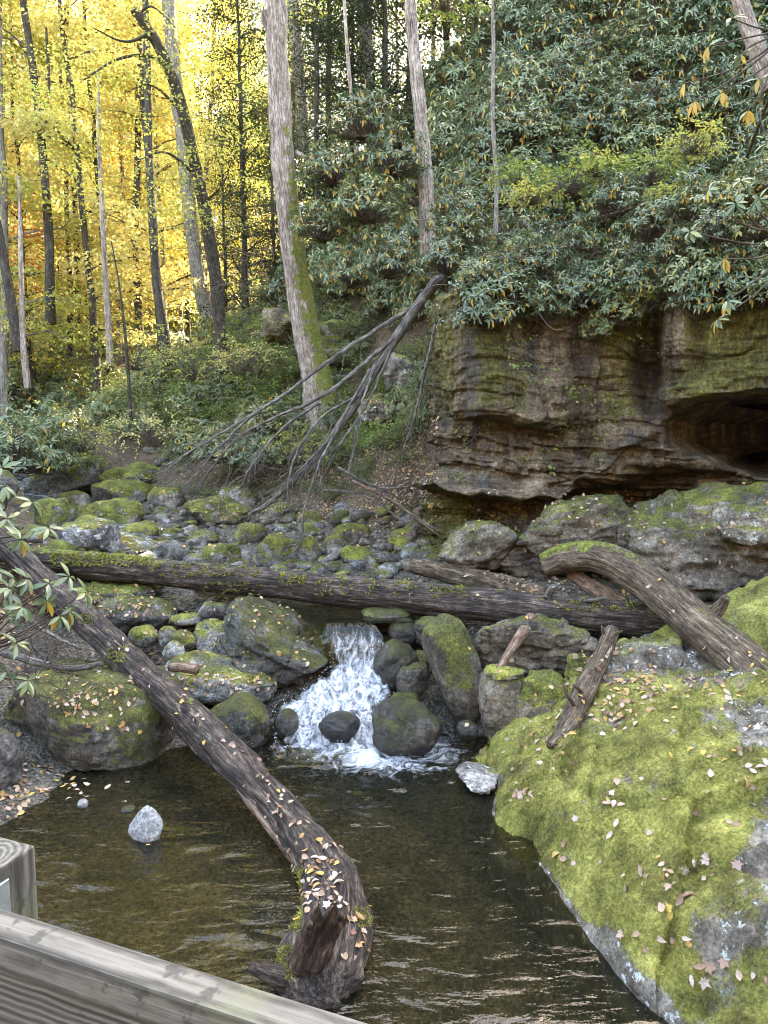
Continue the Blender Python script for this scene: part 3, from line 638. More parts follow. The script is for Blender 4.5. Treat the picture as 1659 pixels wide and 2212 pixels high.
# upstream boulders
for box, lab, kw in [
    ((66, 238, 998, 1090), 'large slanted grey boulder with mossy left end far upstream', dict(tilt=-.3, moss=.36, tone=.3, lichen=.35, sub=5, e=2.6)),
    ((216, 334, 1016, 1072), 'boulder with white lichen face right of the slanted grey boulder', dict(moss=.34, lichen=1.0, sub=5, e=2.8)),
    ((196, 326, 1044, 1104), 'low mossy slab in front of the white lichen boulder', dict(moss=.42, sub=5)),
    ((78, 168, 1084, 1152), 'dark round mossy boulder beside the left white water', dict(moss=.46, wet=.2, sub=5, e=2.1)),
    ((122, 197, 1066, 1112), 'grey green round boulder behind the dark round mossy boulder', dict(moss=.34, sub=4)),
    ((176, 316, 1084, 1146), 'wide flat boulder with bright moss cap upstream', dict(moss=.52, sub=5, e=2.8)),
    ((126, 256, 1128, 1216), 'white lichened boulder just behind the left end of the long log', dict(moss=.14, lichen=1.0, sub=5, tone=.1)),
    ((268, 346, 1130, 1172), 'bright mossy cushion boulder in front of the wide flat one', dict(moss=.55, sub=4)),
    ((466, 554, 1056, 1116), 'spotted lichen boulder at the tips of the fallen branches', dict(moss=.30, lichen=.8, sub=5)),
    ((398, 548, 1080, 1136), 'broad grey slab boulder with moss fringe under the branches', dict(moss=.46, lichen=.3, sub=5, e=3.2, tone=.5)),
    ((320, 400, 1060, 1110), 'angular brown boulder half hidden by dead branches', dict(moss=.3, sub=4, e=3, tone=.5)),
    ((546, 640, 1162, 1240), 'biggest round green boulder in the cobble bed', dict(moss=.44, sub=5, e=2.2, tone=.3)),
    ((434, 520, 1182, 1230), 'squat mossy boulder left of the biggest round green boulder', dict(moss=.46, sub=4)),
    ((502, 578, 1136, 1180), 'mossy cobble boulder above the squat mossy boulder', dict(moss=.42, sub=4)),
    ((636, 694, 1166, 1220), 'leaning mossy stone right of the biggest round boulder', dict(moss=.42, sub=4, tilt=-.5)),
    ((716, 804, 1136, 1186), 'olive dome boulder in the right half of the cobbles', dict(moss=.42, sub=4)),
    ((700, 756, 1162, 1204), 'greenish round stone in front of the olive dome', dict(moss=.40, sub=4)),
    ((836, 910, 1148, 1204), 'brownish boulder nearest the cliff foot in the cobbles', dict(moss=.30, sub=4, tone=.7)),
    ((736, 806, 1184, 1226), 'low mossy stone just above the long log centre', dict(moss=.46, sub=4)),
    ((326, 424, 1176, 1226), 'flat wet grey rock with a trickle behind the long log', dict(moss=.0, wet=.4, sub=4, e=2.8)),
    ((404, 470, 1150, 1184), 'flat brown stone left of the mossy cobbles', dict(moss=.2, sub=4, tone=.6)),
    ((-10, 62, 956, 990), 'farthest mossy boulder at the left picture edge', dict(moss=.42, sub=4)),
    ((-30, 40, 1026, 1100), 'dark mossy boulder at the left edge beside white water', dict(moss=.4, wet=.3, sub=4)),
    ((44, 120, 984, 1012), 'flat mossy boulder far upstream above the slanted one', dict(moss=.5, sub=4)),
    ((110, 200, 978, 1004), 'thin mossy rock at the far bend of the stream', dict(moss=.5, sub=4)),
    ((20, 90, 1010, 1046), 'black wet boulder by the far trickle', dict(moss=.2, wet=.6, sub=4)),
    ((280, 350, 1002, 1030), 'small mossy boulder at the foot of the far bank', dict(moss=.45, sub=4)),
    ((575, 640, 1090, 1130), 'brown lichened boulder below the leaning dead trunk', dict(moss=.3, sub=4, tone=.6, lichen=.5)),
    ((640, 705, 1108, 1146), 'mossy boulder under the lowest dead branches', dict(moss=.42, sub=4)),
]:
    hb = .16 * (box[3] - box[2]); rock((box[0], box[1], box[2] - hb, box[3]), None, lab, 'boulder', depth=.8, amp=.08, **kw)
tri_stone = rock((276, 354, 1742, 1850), 5.92, 'pointed pale grey stone standing alone in the pool', 'stone', 4, .75, 1.3, 3, .03, moss=-.3, lichen=1.0, tone=.05, cat='stone', seed=5)
tri_stone['pale'] = 1.0
rock((348, 380, 1808, 1830), 6.05, 'small flat grey stone beside the pointed pool stone', 'stone', 3, .9, 2.4, 3, .04, moss=0, wet=.4, tone=.1, cat='stone')
rock((262, 292, 1740, 1756), 6.4, 'tiny dark stone breaking the water behind the pointed stone', 'stone', 3, .9, 2.4, 3, .04, moss=0, wet=.7, tone=.1, cat='stone')
rock((168, 190, 1726, 1748), 6.45, 'pale round pebble at the tip of the gravel bar', 'stone', 3, .9, 2.2, 1, .04, moss=0, lichen=.2, tone=.05, cat='stone')

# cobbles: individual stones on the bed
cobble_m = []
for k in range(9):
    V, F = rock_verts(2, (1, RNG.uniform(.7, .95), RNG.uniform(.5, .75)), 700 + k, RNG.uniform(2.1, 3.6), 5, .08); cobble_m.append(make_mesh('cobble', V, F, M['rock']))
CUT = [0, 0]
def cobbles(n, poly_fn, smin, smax, label, group, mossr, wetr=(0, .3), name='cobble', zoff=.15):
    k = 0; tries = 0
    while k < n and tries < n * 20:
        tries += 1; u, v = poly_fn()
        h = hit(u, v)
        if h is None or not h[3] == 'ground': continue
        s = smin + (smax - smin) * random.random() ** 2.2
        o = link(name, random.choice(cobble_m)); o.location = h[0] + Vector((0, 0, s * zoff)); o.scale = (s, s * random.uniform(.7, 1), s * random.uniform(.7, 1))
        o.rotation_euler = (random.uniform(-.3, .3), random.uniform(-.3, .3), random.uniform(0, 6.28))
        u_, v_ = project(np.array(o.location)); tag(o, f"{'large' if s > smin + .45 * (smax - smin) else 'small'} " + label + (', left part' if u_ < CUT[0] else ', right part' if u_ > CUT[1] else ', middle part'), 'stone', group, moss=random.uniform(*mossr), wet=random.uniform(*wetr), lichen=random.random() * .5, tone=random.random() * .9); k += 1
def upoly(a, b, c, d): return lambda: (random.uniform(a, b), random.uniform(c, d))
CUT[:] = (560, 760); cobbles(210, upoly(330, 950, 1095, 1262), .06, .30, 'round cobble in the stony bed behind the long log', 'cobbles of the stony bed', (-.25, .42))
CUT[:] = (140, 280); cobbles(80, upoly(0, 420, 965, 1210), .08, .28, 'mossy cobble among the far upstream boulders on the left', 'cobbles of the far stream', (-.1, .5))
CUT[:] = (440, 540); cobbles(40, upoly(340, 640, 1290, 1440), .04, .12, 'grey cobble between the rocks left of the cascade', 'cobbles beside the cascade', (0, .2))
CUT[:] = (60, 130); cobbles(45, upoly(0, 200, 1640, 1790), .012, .04, 'pebble on the gravel bar at the left', 'pebbles of the gravel bar', (0, 0), (0, .5))

# ------------------------------------------------------------------ the big mossy boulder on the right
wlp = [(1000, 1640), (1056, 1702), (1062, 1790), (1150, 1862), (1216, 1962), (1300, 2062), (1370, 2150), (1440, 2214), (1540, 2330)]
WL = catmull([Pz(u, v, 0.0) for u, v in wlp] + [np.array(a_, float) for a_ in ((2.05, 2.55, 0), (2.5, 1.2, 0), (2.95, -.5, 0), (3.5, -2.6, 0))], 400)

bc = [(1120, 1730, 6.05), (1200, 1650, 6.4), (1200, 1560, 7.0), (1300, 1500, 7.3), (1400, 1420, 7.9), (1500, 1395, 7.9), (1600, 1480, 6.7), (1659, 1560, 6.0), (1400, 1650, 5.75), (1500, 1800, 4.75), (1659, 1800, 4.55),
      (1300, 1800, 5.3), (1350, 1950, 4.5), (1500, 2000, 4.05), (1659, 2000, 3.85), (1500, 2150, 3.6), (1659, 2212, 3.2), (1250, 1700, 5.85), (1150, 1640, 6.7)]
bc3 = [P(*c) for c in bc] + [np.array([5.5, 4, 1.3]), np.array([5.5, 7, 1.6]), np.array([5, 2, 1.1]), np.array([3, 2, .8])] + [p + np.array([.22, .04, .10]) for p in WL[::40]] + [np.array([4, 0, 1.0]), np.array([5, -2, 1.2]), np.array([7, -2, 1.5]), np.array([7, 3, 1.6])]
bc3 = np.array(bc3); bev = rbf_fit(bc3[:, :2], bc3[:, 2], 2e-2)
n, m = 400, 300
wv = 4.6 * np.linspace(0, 1, m) ** 1.5
ang = np.linspace(R(22), R(-6), n); dv_ = np.stack([np.cos(ang), np.sin(ang), 0 * ang], 1)
G = WL[:, None] + dv_[:, None] * wv[None, :, None]; V = G.reshape(-1, 3).copy()
Wd = np.tile(wv, n)
zt = bev(V[:, :2]); lump = 0.15 * fbm(V * np.array([1.5, 1.5, 0]) + 3, 4, 61) + 0.07 * ridge(V * np.array([1.9, 1.2, 0]) + 8, 3, 63)
V[:, 2] = 0
lump = lump + 0.10 * fracture(np.column_stack([V[:, :2], 0 * Wd]), (1.1, 1.5, 1), 64) + 0.03 * fracture(np.column_stack([V[:, :2], 0 * Wd]), (2.6, 3.2, 1), 62)
prof = np.sqrt(np.clip(1 - (1 - np.clip((Wd + .02) / 0.55, 0, 1)) ** 2, 0, 1))
V[:, 2] = -0.45 + (zt + lump + 0.45) * (0.42 + 0.58 * prof)
V[Wd == 0, 2] = -0.5
# crease seen on the photo running down from the branch end
uu, vv = project(V)
cre = np.exp(-((uu - (1200 + (vv - 1640) * .95)) / 34) ** 2) * sstep(1610, 1650, vv) * sstep(1760, 1700, vv)
V[:, 2] -= 0.10 * cre
V[:, 2] += sstep(.02, .2, Wd) * (0.035 * fbm(V * 8, 4, 65) + 0.020 * ridge(V * 4.5, 2, 66) + 0.012 * fbm(V * 30, 2, 67))
V[:, 2] += sstep(.05, .25, Wd) * 0.028 * (1 - worley(V[:, 0] * 5.5 + .5 * fbm(V * 3, 2, 5), V[:, 1] * 5.5 + .5 * fbm(V * 3 + 9, 2, 6), 8) ** 1.5) * (0.5 + .5 * sstep(-.2, .3, fbm(V * 1.3, 2, 68)))
# moss cover: bare grey patches on the far right, soil near the log
mossv = 0.84 + 0.45 * fbm(V * 1.6, 4, 71) + 0.35 * fbm(V * 6, 3, 73)
uu, vv = project(V)
mossv -= 0.6 * np.exp(-(((uu - 1650) / 60) ** 2 + ((vv - 1840) / 150) ** 2)) + 0.7 * np.exp(-(((uu - 1560) / 90) ** 2 + ((vv - 2030) / 60) ** 2))
mossv -= 0.8 * np.exp(-(((uu - 1440) / 160) ** 2 + ((vv - 1425) / 50) ** 2)) + 0.4 * np.exp(-(((uu - 1330) / 60) ** 2 + ((vv - 1560) / 50) ** 2)) + .6 * np.exp(-(((uu - 1640) / 60) ** 2 + ((vv - 1560) / 60) ** 2))
mossv -= sstep(0.10, 0.02, Wd) * 0.8
mossv += .22 * fbm(V * 17, 3, 75)
mossv = np.clip(mossv, 0, 1)
mb = empty('mossy_boulder', (0, 0, 0)); tag(mb, 'huge bright moss covered boulder filling the lower right beside the pool', 'boulder')
Fm = grid_faces(n, m)
link('stone', make_mesh('stone', V, Fm, M['mossrock'], True, {'moss': mossv}), mb)
reg('mossboulder', V, tri(Fm))
MBV = V
# moss tufts
def tufts(Vs, Ns, k, h0, h1):
    n_ = len(Vs); b = np.repeat(Vs, k, 0) + RNG.normal(0, .012, (n_ * k, 3)) * np.array([1, 1, .2]); nn = np.repeat(Ns, k, 0)
    up = unit(nn + RNG.normal(0, .55, nn.shape)); side = unit(np.cross(up, RNG.normal(size=nn.shape)))
    h = RNG.uniform(h0, h1, len(b))[:, None]; wd = h * .22
    b = b - nn * 0.004
    V = np.stack([b - side * wd, b + side * wd, b + up * h], 1).reshape(-1, 3)
    return V, np.arange(len(V)).reshape(-1, 3), np.repeat(RNG.random(len(b)), 3)
gn = np.cross(np.gradient(G * 0 + V.reshape(n, m, 3), axis=1).reshape(-1, 3), np.gradient(V.reshape(n, m, 3), axis=0).reshape(-1, 3)); gn = unit(gn); gn[gn[:, 2] < 0] *= -1
area = np.linalg.norm(np.cross(np.gradient(V.reshape(n, m, 3), axis=1).reshape(-1, 3), np.gradient(V.reshape(n, m, 3), axis=0).reshape(-1, 3)), axis=1)
infr = (uu > 950) & (uu < 1720) & (vv > 1380) & (vv < 2260) & (mossv > .45)
dist = np.linalg.norm(V - np.array([0, 0, CAM_H]), axis=1)
pr = area * infr / dist ** 1.2 * (0.3 + mossv); pr /= pr.sum()
pick = RNG.choice(len(V), 60000, p=pr)
jit = V[pick] + RNG.normal(0, .006, (len(pick), 3)) * np.array([1, 1, .1])
Vb, Fb, rb = tufts(jit, gn[pick], 4, .005, .014)
tag(link('moss', make_mesh('moss', Vb, Fb, M['blade'], False, {'rnd': rb}), mb), kind='stuff')

# ------------------------------------------------------------------ cliff
path = [P(990, 945, 16.0), P(955, 945, 14.0), P(930, 945, 12.5), P(965, 945, 11.75), P(1060, 945, 11.45), P(1200, 945, 11.5), P(1330, 945, 11.45), P(1430, 945, 11.2), P(1520, 945, 10.75), P(1680, 945, 10.3), P(1850, 945, 9.9), P(2150, 945, 9.4)]
pl = catmull(np.array(path), 600)[:, :2]
s = np.concatenate([[0], np.cumsum(np.linalg.norm(np.diff(pl, axis=0), axis=1))])
n, m = 430, 280
si = np.linspace(0, s[-1], n); pl = np.stack([np.interp(si, s, pl[:, 0]), np.interp(si, s, pl[:, 1])], 1)
T = unit(np.gradient(pl, axis=0)); Nn = np.stack([T[:, 1], -T[:, 0]], 1)
k_ = np.ones(25) / 25; Nn = np.stack([np.convolve(np.pad(Nn[:, i], 12, 'edge'), k_, 'valid') for i in (0, 1)], 1); Nn = unit(Nn)
zz = np.linspace(0.9, 6.6, m)
B = np.concatenate([np.repeat(pl[:, None], m, 1), np.repeat(zz[None, :, None], n, 0)], 2).reshape(-1, 3)
NN = np.concatenate([np.repeat(Nn[:, None], m, 1), np.zeros((n, m, 1))], 2).reshape(-1, 3)
u, v = project(B)
g = lambda x, c, s_: np.exp(-((x - c) / s_) ** 2)
off = 0.20 * fbm(B * np.array([.9, .9, .6]), 4, 81) + 0.05 * fbm(B * np.array([2.6, 2.6, 3.6]), 4, 83) + 0.03 * fbm(B * 11, 3, 85) - 0.16 * np.clip(ridge(B * np.array([.9, .9, 1.3]) + 7, 2, 84) - .62, 0, 1)
off += 0.10 * (ridge(B * np.array([1.1, 1.1, .22]), 3, 87) - .5)
off += 0.12 * fracture(B, (.9, .9, 2.0), 86) * sstep(700, 860, v) + 0.08 * fracture(B, (1.2, 1.2, .9), 84) + 0.045 * fracture(B, (2.6, 2.6, 5.2), 88) + .02 * fracture(B, (7, 7, 11), 82)
zb = B[:, 2] * 2.3 + .22 * (B[:, 0] - 3) + .22 * fbm(B * np.array([.45, .45, .4]), 3, 99) + .5 * fracture(B, (.8, .8, .3), 70); saw = zb - np.floor(zb)
off += (0.035 + 0.11 * sstep(860, 960, v)) * ((1 - saw) ** .8 - .5)
zb2 = B[:, 2] * 6.1 + .6 * (B[:, 0] - 3) + .3 * fbm(B * np.array([.6, .6, .6]), 3, 98) + .5 * fracture(B, (1.5, 1.5, .3), 71); off += (.012 + .03 * sstep(900, 980, v)) * ((1 - (zb2 - np.floor(zb2))) - .5)
wob = 46 * fbm(B * np.array([1.5, 1.5, .0]) + 4, 4, 89)
# layered strata near the foot
lay = sstep(960, 1010, v)
off += lay * 0.16 * np.sign(fbm(B * np.array([.6, .6, 5.5]), 2, 91)) * np.abs(fbm(B * np.array([.6, .6, 5.5]), 2, 91)) ** .5
# undercut foot
off -= 0.75 * sstep(1055, 1085, v + wob * .5) * sstep(1180, 1120, v) * sstep(930, 990, u)
off += 0.25 * sstep(1010, 1050, v + wob) * sstep(1075, 1050, v + wob) * sstep(1250, 1150, u)
# nose over the little ledge
off += 0.42 * sstep(650, 880, v + wob * .3) * sstep(912, 900, v + wob * .35) * sstep(1005, 1050, u) * sstep(1260, 1200, u)
off -= 0.15 * sstep(900, 915, v + wob * .35) * sstep(960, 930, v) * sstep(1015, 1050, u) * sstep(1240, 1200, u)
# left vertical rib and groove
off += 0.18 * g(u, 1010, 40) * sstep(950, 880, v) - 0.12 * g(u + wob * .5, 1140, 22) * sstep(920, 860, v)
# groove between the two masses, right mass bulging
off -= 0.55 * g(u + wob * .6, 1408, 22) * sstep(960, 880, v)
off += 0.55 * sstep(1415, 1470, u + wob * .4) * sstep(900, 860, v + wob * .2) * sstep(1640, 1500, u + 0 * v) + .55 * sstep(1500, 1640, u) * sstep(880, 850, v)
off -= 0.18 * g(u + wob * .3, 1520, 20) * sstep(850, 780, v)
# diagonal overhang in the middle
dl = v - (1030 - (u - 1290) * 0.62) + wob * .6
off += 0.30 * sstep(-150, -6, dl) * sstep(6, -6, dl) * sstep(1270, 1310, u) * sstep(1440, 1400, u)
# cave
roof = np.interp(u, [1400, 1440, 1470, 1560, 1660, 1800], [925, 900, 884, 858, 835, 815]) + wob * .35
floor_ = np.interp(u, [1400, 1440, 1480, 1560, 1660, 1800], [935, 955, 985, 1012, 1030, 1040]) + wob * .25
cave = sstep(-2, 5, v - roof) * sstep(6, -6, v - floor_) * sstep(1432, 1452, u)
off -= 6.4 * cave * sstep(1430, 1462, u) + .6 * cave
off -= 0.45 * sstep(1000, 1040, v) * sstep(1300, 1400, u)
# top rounds back into the slope
back = sstep(5.5, 6.6, B[:, 2] + 0.25 * fbm(B * .8, 3, 93))
off -= (1.8 + 6.5 * sstep(1400, 1520, u)) * back ** 2
V = B + NN * off[:, None]
V[:, 2] += 0.12 * fbm(B * np.array([1.2, 1.2, 1.2]) + 30, 3, 95)
mossc = 0.30 * np.ones(len(V)) + 0.25 * fbm(B * .9, 3, 97)
mossc += .38 * g(u, 1075, 55) * sstep(920, 860, v) + .32 * g(u, 950, 40) + .5 * sstep(1430, 1480, u) * sstep(900, 800, v) - .45 * g(u, 1490, 26) * sstep(850, 750, v) + .22 * g(u, 1340, 60) * sstep(960, 900, v)
mossc += .25 * sstep(1060, 1100, v) - .22 * sstep(910, 940, v) * sstep(1060, 1020, v) * sstep(1380, 1250, u) - .3 * g(u, 1200, 60) * sstep(900, 800, v)
mossc -= 1.2 * cave
F = grid_faces(n, m)[:, ::-1]
cl = link('cliff', make_mesh('cliff', V, F, M['cliff'], True, {'moss': np.clip(mossc, 0, 1)}))
tag(cl, 'brown sandstone cliff with moss streaks and a dark hollow on the right bank', 'cliff')
reg('cliff', V, tri(F))
# smaller outcrops seen behind the dead branches and behind the tall trunk
rock((815, 895, 755, 850), 16.2, 'pale lichened outcrop left of the cliff behind the leaning dead tree', 'outcrop_rock', 5, .8, 4, 11, .14, moss=.28, lichen=.8, tone=.3)
rock((770, 860, 850, 930), 15.6, 'low pale outcrop on the leaf covered bank left of the cliff', 'outcrop_rock', 5, .8, 4, 11, .14, moss=.36, lichen=.6, tone=.4)
rock((565, 665, 668, 748), 20.6, 'dark overhanging rock behind the tall mossy trunk', 'outcrop_rock', 5, 1.2, 6, 4, .08, moss=.1, tone=.85, frac=.1)
rock((675, 770, 690, 800), 19.2, 'mossy rock face right of the tall mossy trunk', 'outcrop_rock', 5, 1.0, 6, 4, .08, moss=.42, tone=.6, frac=.1)

# ------------------------------------------------------------------ logs
def barkdisp(r, amp=1.0, seed=1, knots=0.0, fr=16, endboost=0.0):
    def f(at):
        g1 = ridge(np.column_stack([at[:, 0] * 1.1, at[:, 1] * fr, at[:, 2] * fr]), 3, seed)
        g2 = fbm(np.column_stack([at[:, 0] * 1.3, at[:, 1] * 4, at[:, 2] * 4]), 3, seed + 5)
        k_ = 1 + endboost * sstep(.72, .95, at[:, 0] / max(at[:, 0].max(), 1e-6))
        return amp * r * (0.10 * g1 + (0.14 + knots) * g2) * k_
    return f
def mossvals(V, path, F=None):
    c = path[np.argmin(((V[:, None, ::2] - path[None, ::3, ::2]) ** 2).sum(2) + 0 * V[:, :1], axis=1) * 3] if False else None
    return c
def log(name, pts, rads, mat, label, seg=56, n=170, seed=1, moss=.3, parent=None, amp=1.0, cat='log', knots=0.0, fr=16, mossside=(0, 0, 1), mosszone=None, endboost=0.0):
    pth = catmull(np.array(pts, float), n); rr = np.interp(np.linspace(0, 1, n), np.linspace(0, 1, len(rads)), rads)
    V, F, at = tube(pth, rr, seg, barkdisp(float(np.mean(rads)), amp, seed, knots, fr, endboost))
    cen = np.vstack([np.repeat(pth, seg, 0), pth[:1], pth[-1:]]); nr = unit(V - cen)
    mv = (nr @ np.array(mossside)) * .55 - .35
    if mosszone is not None: mv = mv + mosszone(np.concatenate([np.repeat(np.linspace(0, 1, n), seg), [0, 1]]))
    o = link(name, make_mesh(name, V, F, mat, True, {'bark': at, 'mossv': mv}), parent)
    if parent is None: tag(o, label, cat)
    o['moss'] = float(moss)
    return o, V, F
# long log across the stream
long_pts = [P(20, 1205, 11.0), P(300, 1232, 10.7), P(700, 1272, 10.0), P(1100, 1312, 9.2), P(1480, 1345, 8.6), P(1760, 1352, 8.4)]
o, V, F = log('fallen_log', long_pts, [.20, .21, .21, .215, .20, .19], M['log_dark'], 'long straight log with yellow green moss lying across the whole stream', seed=3, moss=.30, mosszone=lambda t: .17 * sstep(.02, .05, t) * sstep(.3, .2, t) - .06)
reg('longlog', V, F)
LONGV = V
# diagonal log
dia = [P(-40, 1140, 10.6), P(40, 1205, 10.0), P(180, 1335, 8.9), P(320, 1470, 7.9), P(450, 1590, 7.05), P(555, 1700, 6.35), P(640, 1800, 5.75), P(705, 1900, 5.2), P(722, 1990, 4.78), P(708, 2080, 4.42), P(700, 2150, 4.2), P(698, 2200, 4.05)]
o, V, F = log('fallen_log', dia, [.15, .16, .165, .165, .16, .16, .175, .22, .265, .275, .24, .10], M['log_dark'], 'thick dark leaf-strewn log running diagonally down into the pool', seg=80, n=320, seed=8, moss=.0, amp=1.7, knots=.08, fr=17, endboost=.5,
              mosszone=lambda t: .12 * sstep(.12, .2, t) * sstep(.42, .3, t))
reg('dialog', V, F)
dialog_o = o
sh = []
for k, (a_, b_, c_, r0) in enumerate([((652, 2085, 4.22), (672, 2020, 4.18), (690, 1950, 4.02), .05), ((672, 2080, 4.2), (698, 2010, 4.18), (728, 1948, 4.04), .052), ((650, 2070, 4.26), (664, 2030, 4.22), (672, 1992, 4.06), .04), ((690, 2075, 4.22), (715, 2010, 4.22), (744, 1975, 4.14), .04)]):
    V, F, at = tube(catmull(np.array([P(*a_), P(*b_), P(*c_)]), 26), r0 * np.interp(np.linspace(0, 1, 26), [0, .5, .85, 1], [1.1, 1, .7, .15]), 22, barkdisp(r0, 2.2, 19 + k, .35, 26)); sh.append((V, F, at))
V, F, at = np.concatenate([s_[0] for s_ in sh]), np.concatenate([s_[1] + sum(len(q_[0]) for q_ in sh[:n_]) for n_, s_ in enumerate(sh)]), np.concatenate([s_[2] for s_ in sh])
c = link('broken_stub', make_mesh('broken_stub', V, F, M['stub'], True, {'bark': at, 'mossv': np.full(len(V), -2)}), o); c['label'] = 'torn reddish broken limb stub on top of the log end'
reg('stub', V, F)
for k, (pp, rr) in enumerate([([P(640, 2110, 4.25), P(590, 2105, 4.15), P(545, 2088, 4.1)], (.09, .03))]):
    V, F, at = tube(catmull(np.array(pp), 20), np.linspace(*rr, 20), 16, barkdisp(.06, 1.8, 29 + k))
    link('root_stub', make_mesh('root_stub', V, F, M['log_dark'], True, {'bark': at, 'mossv': np.full(len(V), -2)}), o)
dpth = catmull(np.array(dia), 400)
for (t0, t1, off_, rr) in [(.34, .60, (-.105, -.055, -.045), .05), (.50, .70, (-.135, -.03, -.02), .04)]:
    seg_ = dpth[int(t0 * 400):int(t1 * 400):3] + np.array(off_); k_ = np.sin(np.linspace(0, math.pi, len(seg_))) ** .5
    V, F, at = tube(seg_, np.maximum(rr * k_, .004), 18, barkdisp(rr, 3.0, 91, .3, 30))
    link('torn_wood', make_mesh('torn_wood', V, F, M['log_bare'], True, {'bark': at, 'mossv': np.full(len(V), -2)}), o)
    reg('torn%d' % int(t0 * 100), V, F)
# right curved log
rl = [P(1175, 1222, 9.5), P(1225, 1205, 9.4), P(1300, 1205, 9.1), P(1390, 1250, 8.6), P(1480, 1325, 8.0), P(1570, 1400, 7.4), P(1670, 1490, 6.75), P(1760, 1570, 6.3)]
o, V, F = log('fallen_log', rl, [.15, .18, .20, .21, .22, .22, .22, .22], M['log_brown'], 'curved brown log with mossy bent end lying over the long log at right', seg=64, n=200, seed=14, moss=.22, knots=.05, mosszone=lambda t: .32 * sstep(.45, .2, t))
reg('rightlog', V, F)
for k, (pp, rr) in enumerate([([P(1540, 1330, 7.75), P(1560, 1305, 7.7), P(1568, 1290, 7.65)], (.08, .045)), ([P(1410, 1240, 8.5), P(1420, 1215, 8.5)], (.07, .04))]):
    V, F, at = tube(catmull(np.array(pp), 14), np.linspace(*rr, 14), 16, barkdisp(.06, 1.5, 49 + k))
    link('branch_stub', make_mesh('branch_stub', V, F, M['log_brown'], True, {'bark': at, 'mossv': np.full(len(V), -.2)}), o)
o, V, F = log('fallen_log', [P(892, 1222, 11.0), P(1000, 1245, 10.6), P(1090, 1265, 10.3), P(1180, 1290, 9.9)], [.10, .15, .16, .15], M['log_brown'], 'short broken log lying just behind the long log at mid right', seed=23, moss=.0, n=100, seg=40, amp=1.4)
reg('shortlog', V, F)
o, V, F = log('fallen_log', [P(1235, 1240, 9.55), P(1290, 1275, 9.2), P(1350, 1305, 8.9)], [.08, .10, .09], M['log_bare'], 'small reddish bare log tucked under the curved brown log', seed=24, n=60, seg=30)
o, V, F = log('dead_branch', [P(1190, 1612, 6.62), P(1230, 1560, 6.9), P(1262, 1490, 7.35), P(1300, 1420, 7.75), P(1322, 1362, 8.1)], [.05, .085, .10, .10, .09], M['log_brown'], 'rotten mossy branch stub leaning on the big mossy boulder', seed=25, moss=.1, n=90, seg=36, amp=1.8, cat='branch', knots=.08)
reg('rotten', V, F)
for pp in ([P(1318, 1375, 8.0), P(1345, 1362, 7.9)], [P(1305, 1375, 8.0), P(1300, 1352, 7.95)], [P(1245, 1530, 7.0), P(1225, 1500, 6.95), P(1215, 1480, 6.95)], [P(1262, 1500, 7.2), P(1240, 1480, 7.1)], [P(1215, 1585, 6.7), P(1240, 1615, 6.5)]):
    V, F, at = tube(catmull(np.array(pp), 10), np.linspace(.03, .012, 10), 10, barkdisp(.03, 1, 3))
    link('twig_stub', make_mesh('twig_stub', V, F, M['log_brown'], True, {'bark': at, 'mossv': np.full(len(V), -.5)}), o)
# split stake
V, F, at = tube(catmull(np.array([P(1076, 1446, 7.9), P(1110, 1395, 8.15), P(1150, 1335, 8.5)]), 40), np.linspace(.035, .075, 40), 14, barkdisp(.05, 1.8, 77))
tag(link('split_stake', make_mesh('split_stake', V, F, M['log_bare'], True, {'bark': at, 'mossv': np.full(len(V), -2)})), 'split brown stake of wood propped under the long log', 'stake')
V, F, at = tube(catmull(np.array([P(368, 1440, 8.1), P(400, 1442, 8.0), P(425, 1446, 7.95)]), 24), np.linspace(.045, .06, 24), 14, barkdisp(.05, 1.5, 78))
tag(link('bare_stick', make_mesh('bare_stick', V, F, M['log_bare'], True, {'bark': at, 'mossv': np.full(len(V), -2)})), 'short pale bare stick poking out from behind the diagonal log', 'stick')


# ------------------------------------------------------------------ foliage builders
LANC = (np.array([(0, 0, 0), (-.42, .3, .05), (0, .3, 0), (.42, .3, .05), (-.5, .65, .0), (0, .65, -.05), (.5, .65, .0), (0, 1, -.18)], float),
        np.array([(0, 2, 1), (0, 3, 2), (1, 2, 5), (1, 5, 4), (2, 3, 6), (2, 6, 5), (4, 5, 7), (5, 6, 7)]))
OVAL = (np.array([(0, 0, 0), (-.5, .42, .07), (0, .5, 0), (.5, .42, .07), (0, 1, -.1)], float), np.array([(0, 2, 1), (0, 3, 2), (1, 2, 4), (2, 3, 4)]))
def leaves(base, dr, nrm, Ln, Wd, tm):
    t, f = tm; Yv = unit(dr); Zv = unit(nrm - Yv * (nrm * Yv).sum(1, keepdims=True)); Xv = np.cross(Yv, Zv)
    Ln = np.broadcast_to(Ln, len(base))[:, None, None]; Wd = np.broadcast_to(Wd, len(base))[:, None, None]
    V = base[:, None] + Xv[:, None] * (t[None, :, :1] * Wd) + Yv[:, None] * (t[None, :, 1:2] * Ln) + Zv[:, None] * (t[None, :, 2:] * Ln)
    k = len(t); F = (np.arange(len(base))[:, None, None] * k + f[None]).reshape(-1, 3)
    return V.reshape(-1, 3), F
def stemtube(p0, p1, r0, r1, bend=.1, n=5, seg=4):
    p0, p1 = np.asarray(p0, float), np.asarray(p1, float); t = np.linspace(0, 1, n)[:, None]
    mid = RNG.normal(0, bend, 3) * np.linalg.norm(p1 - p0)
    path = p0 + (p1 - p0) * t + mid * np.sin(t * math.pi)
    V, F, at = tube(path, np.linspace(r0, r1, n), seg, None, False); return V, F, at
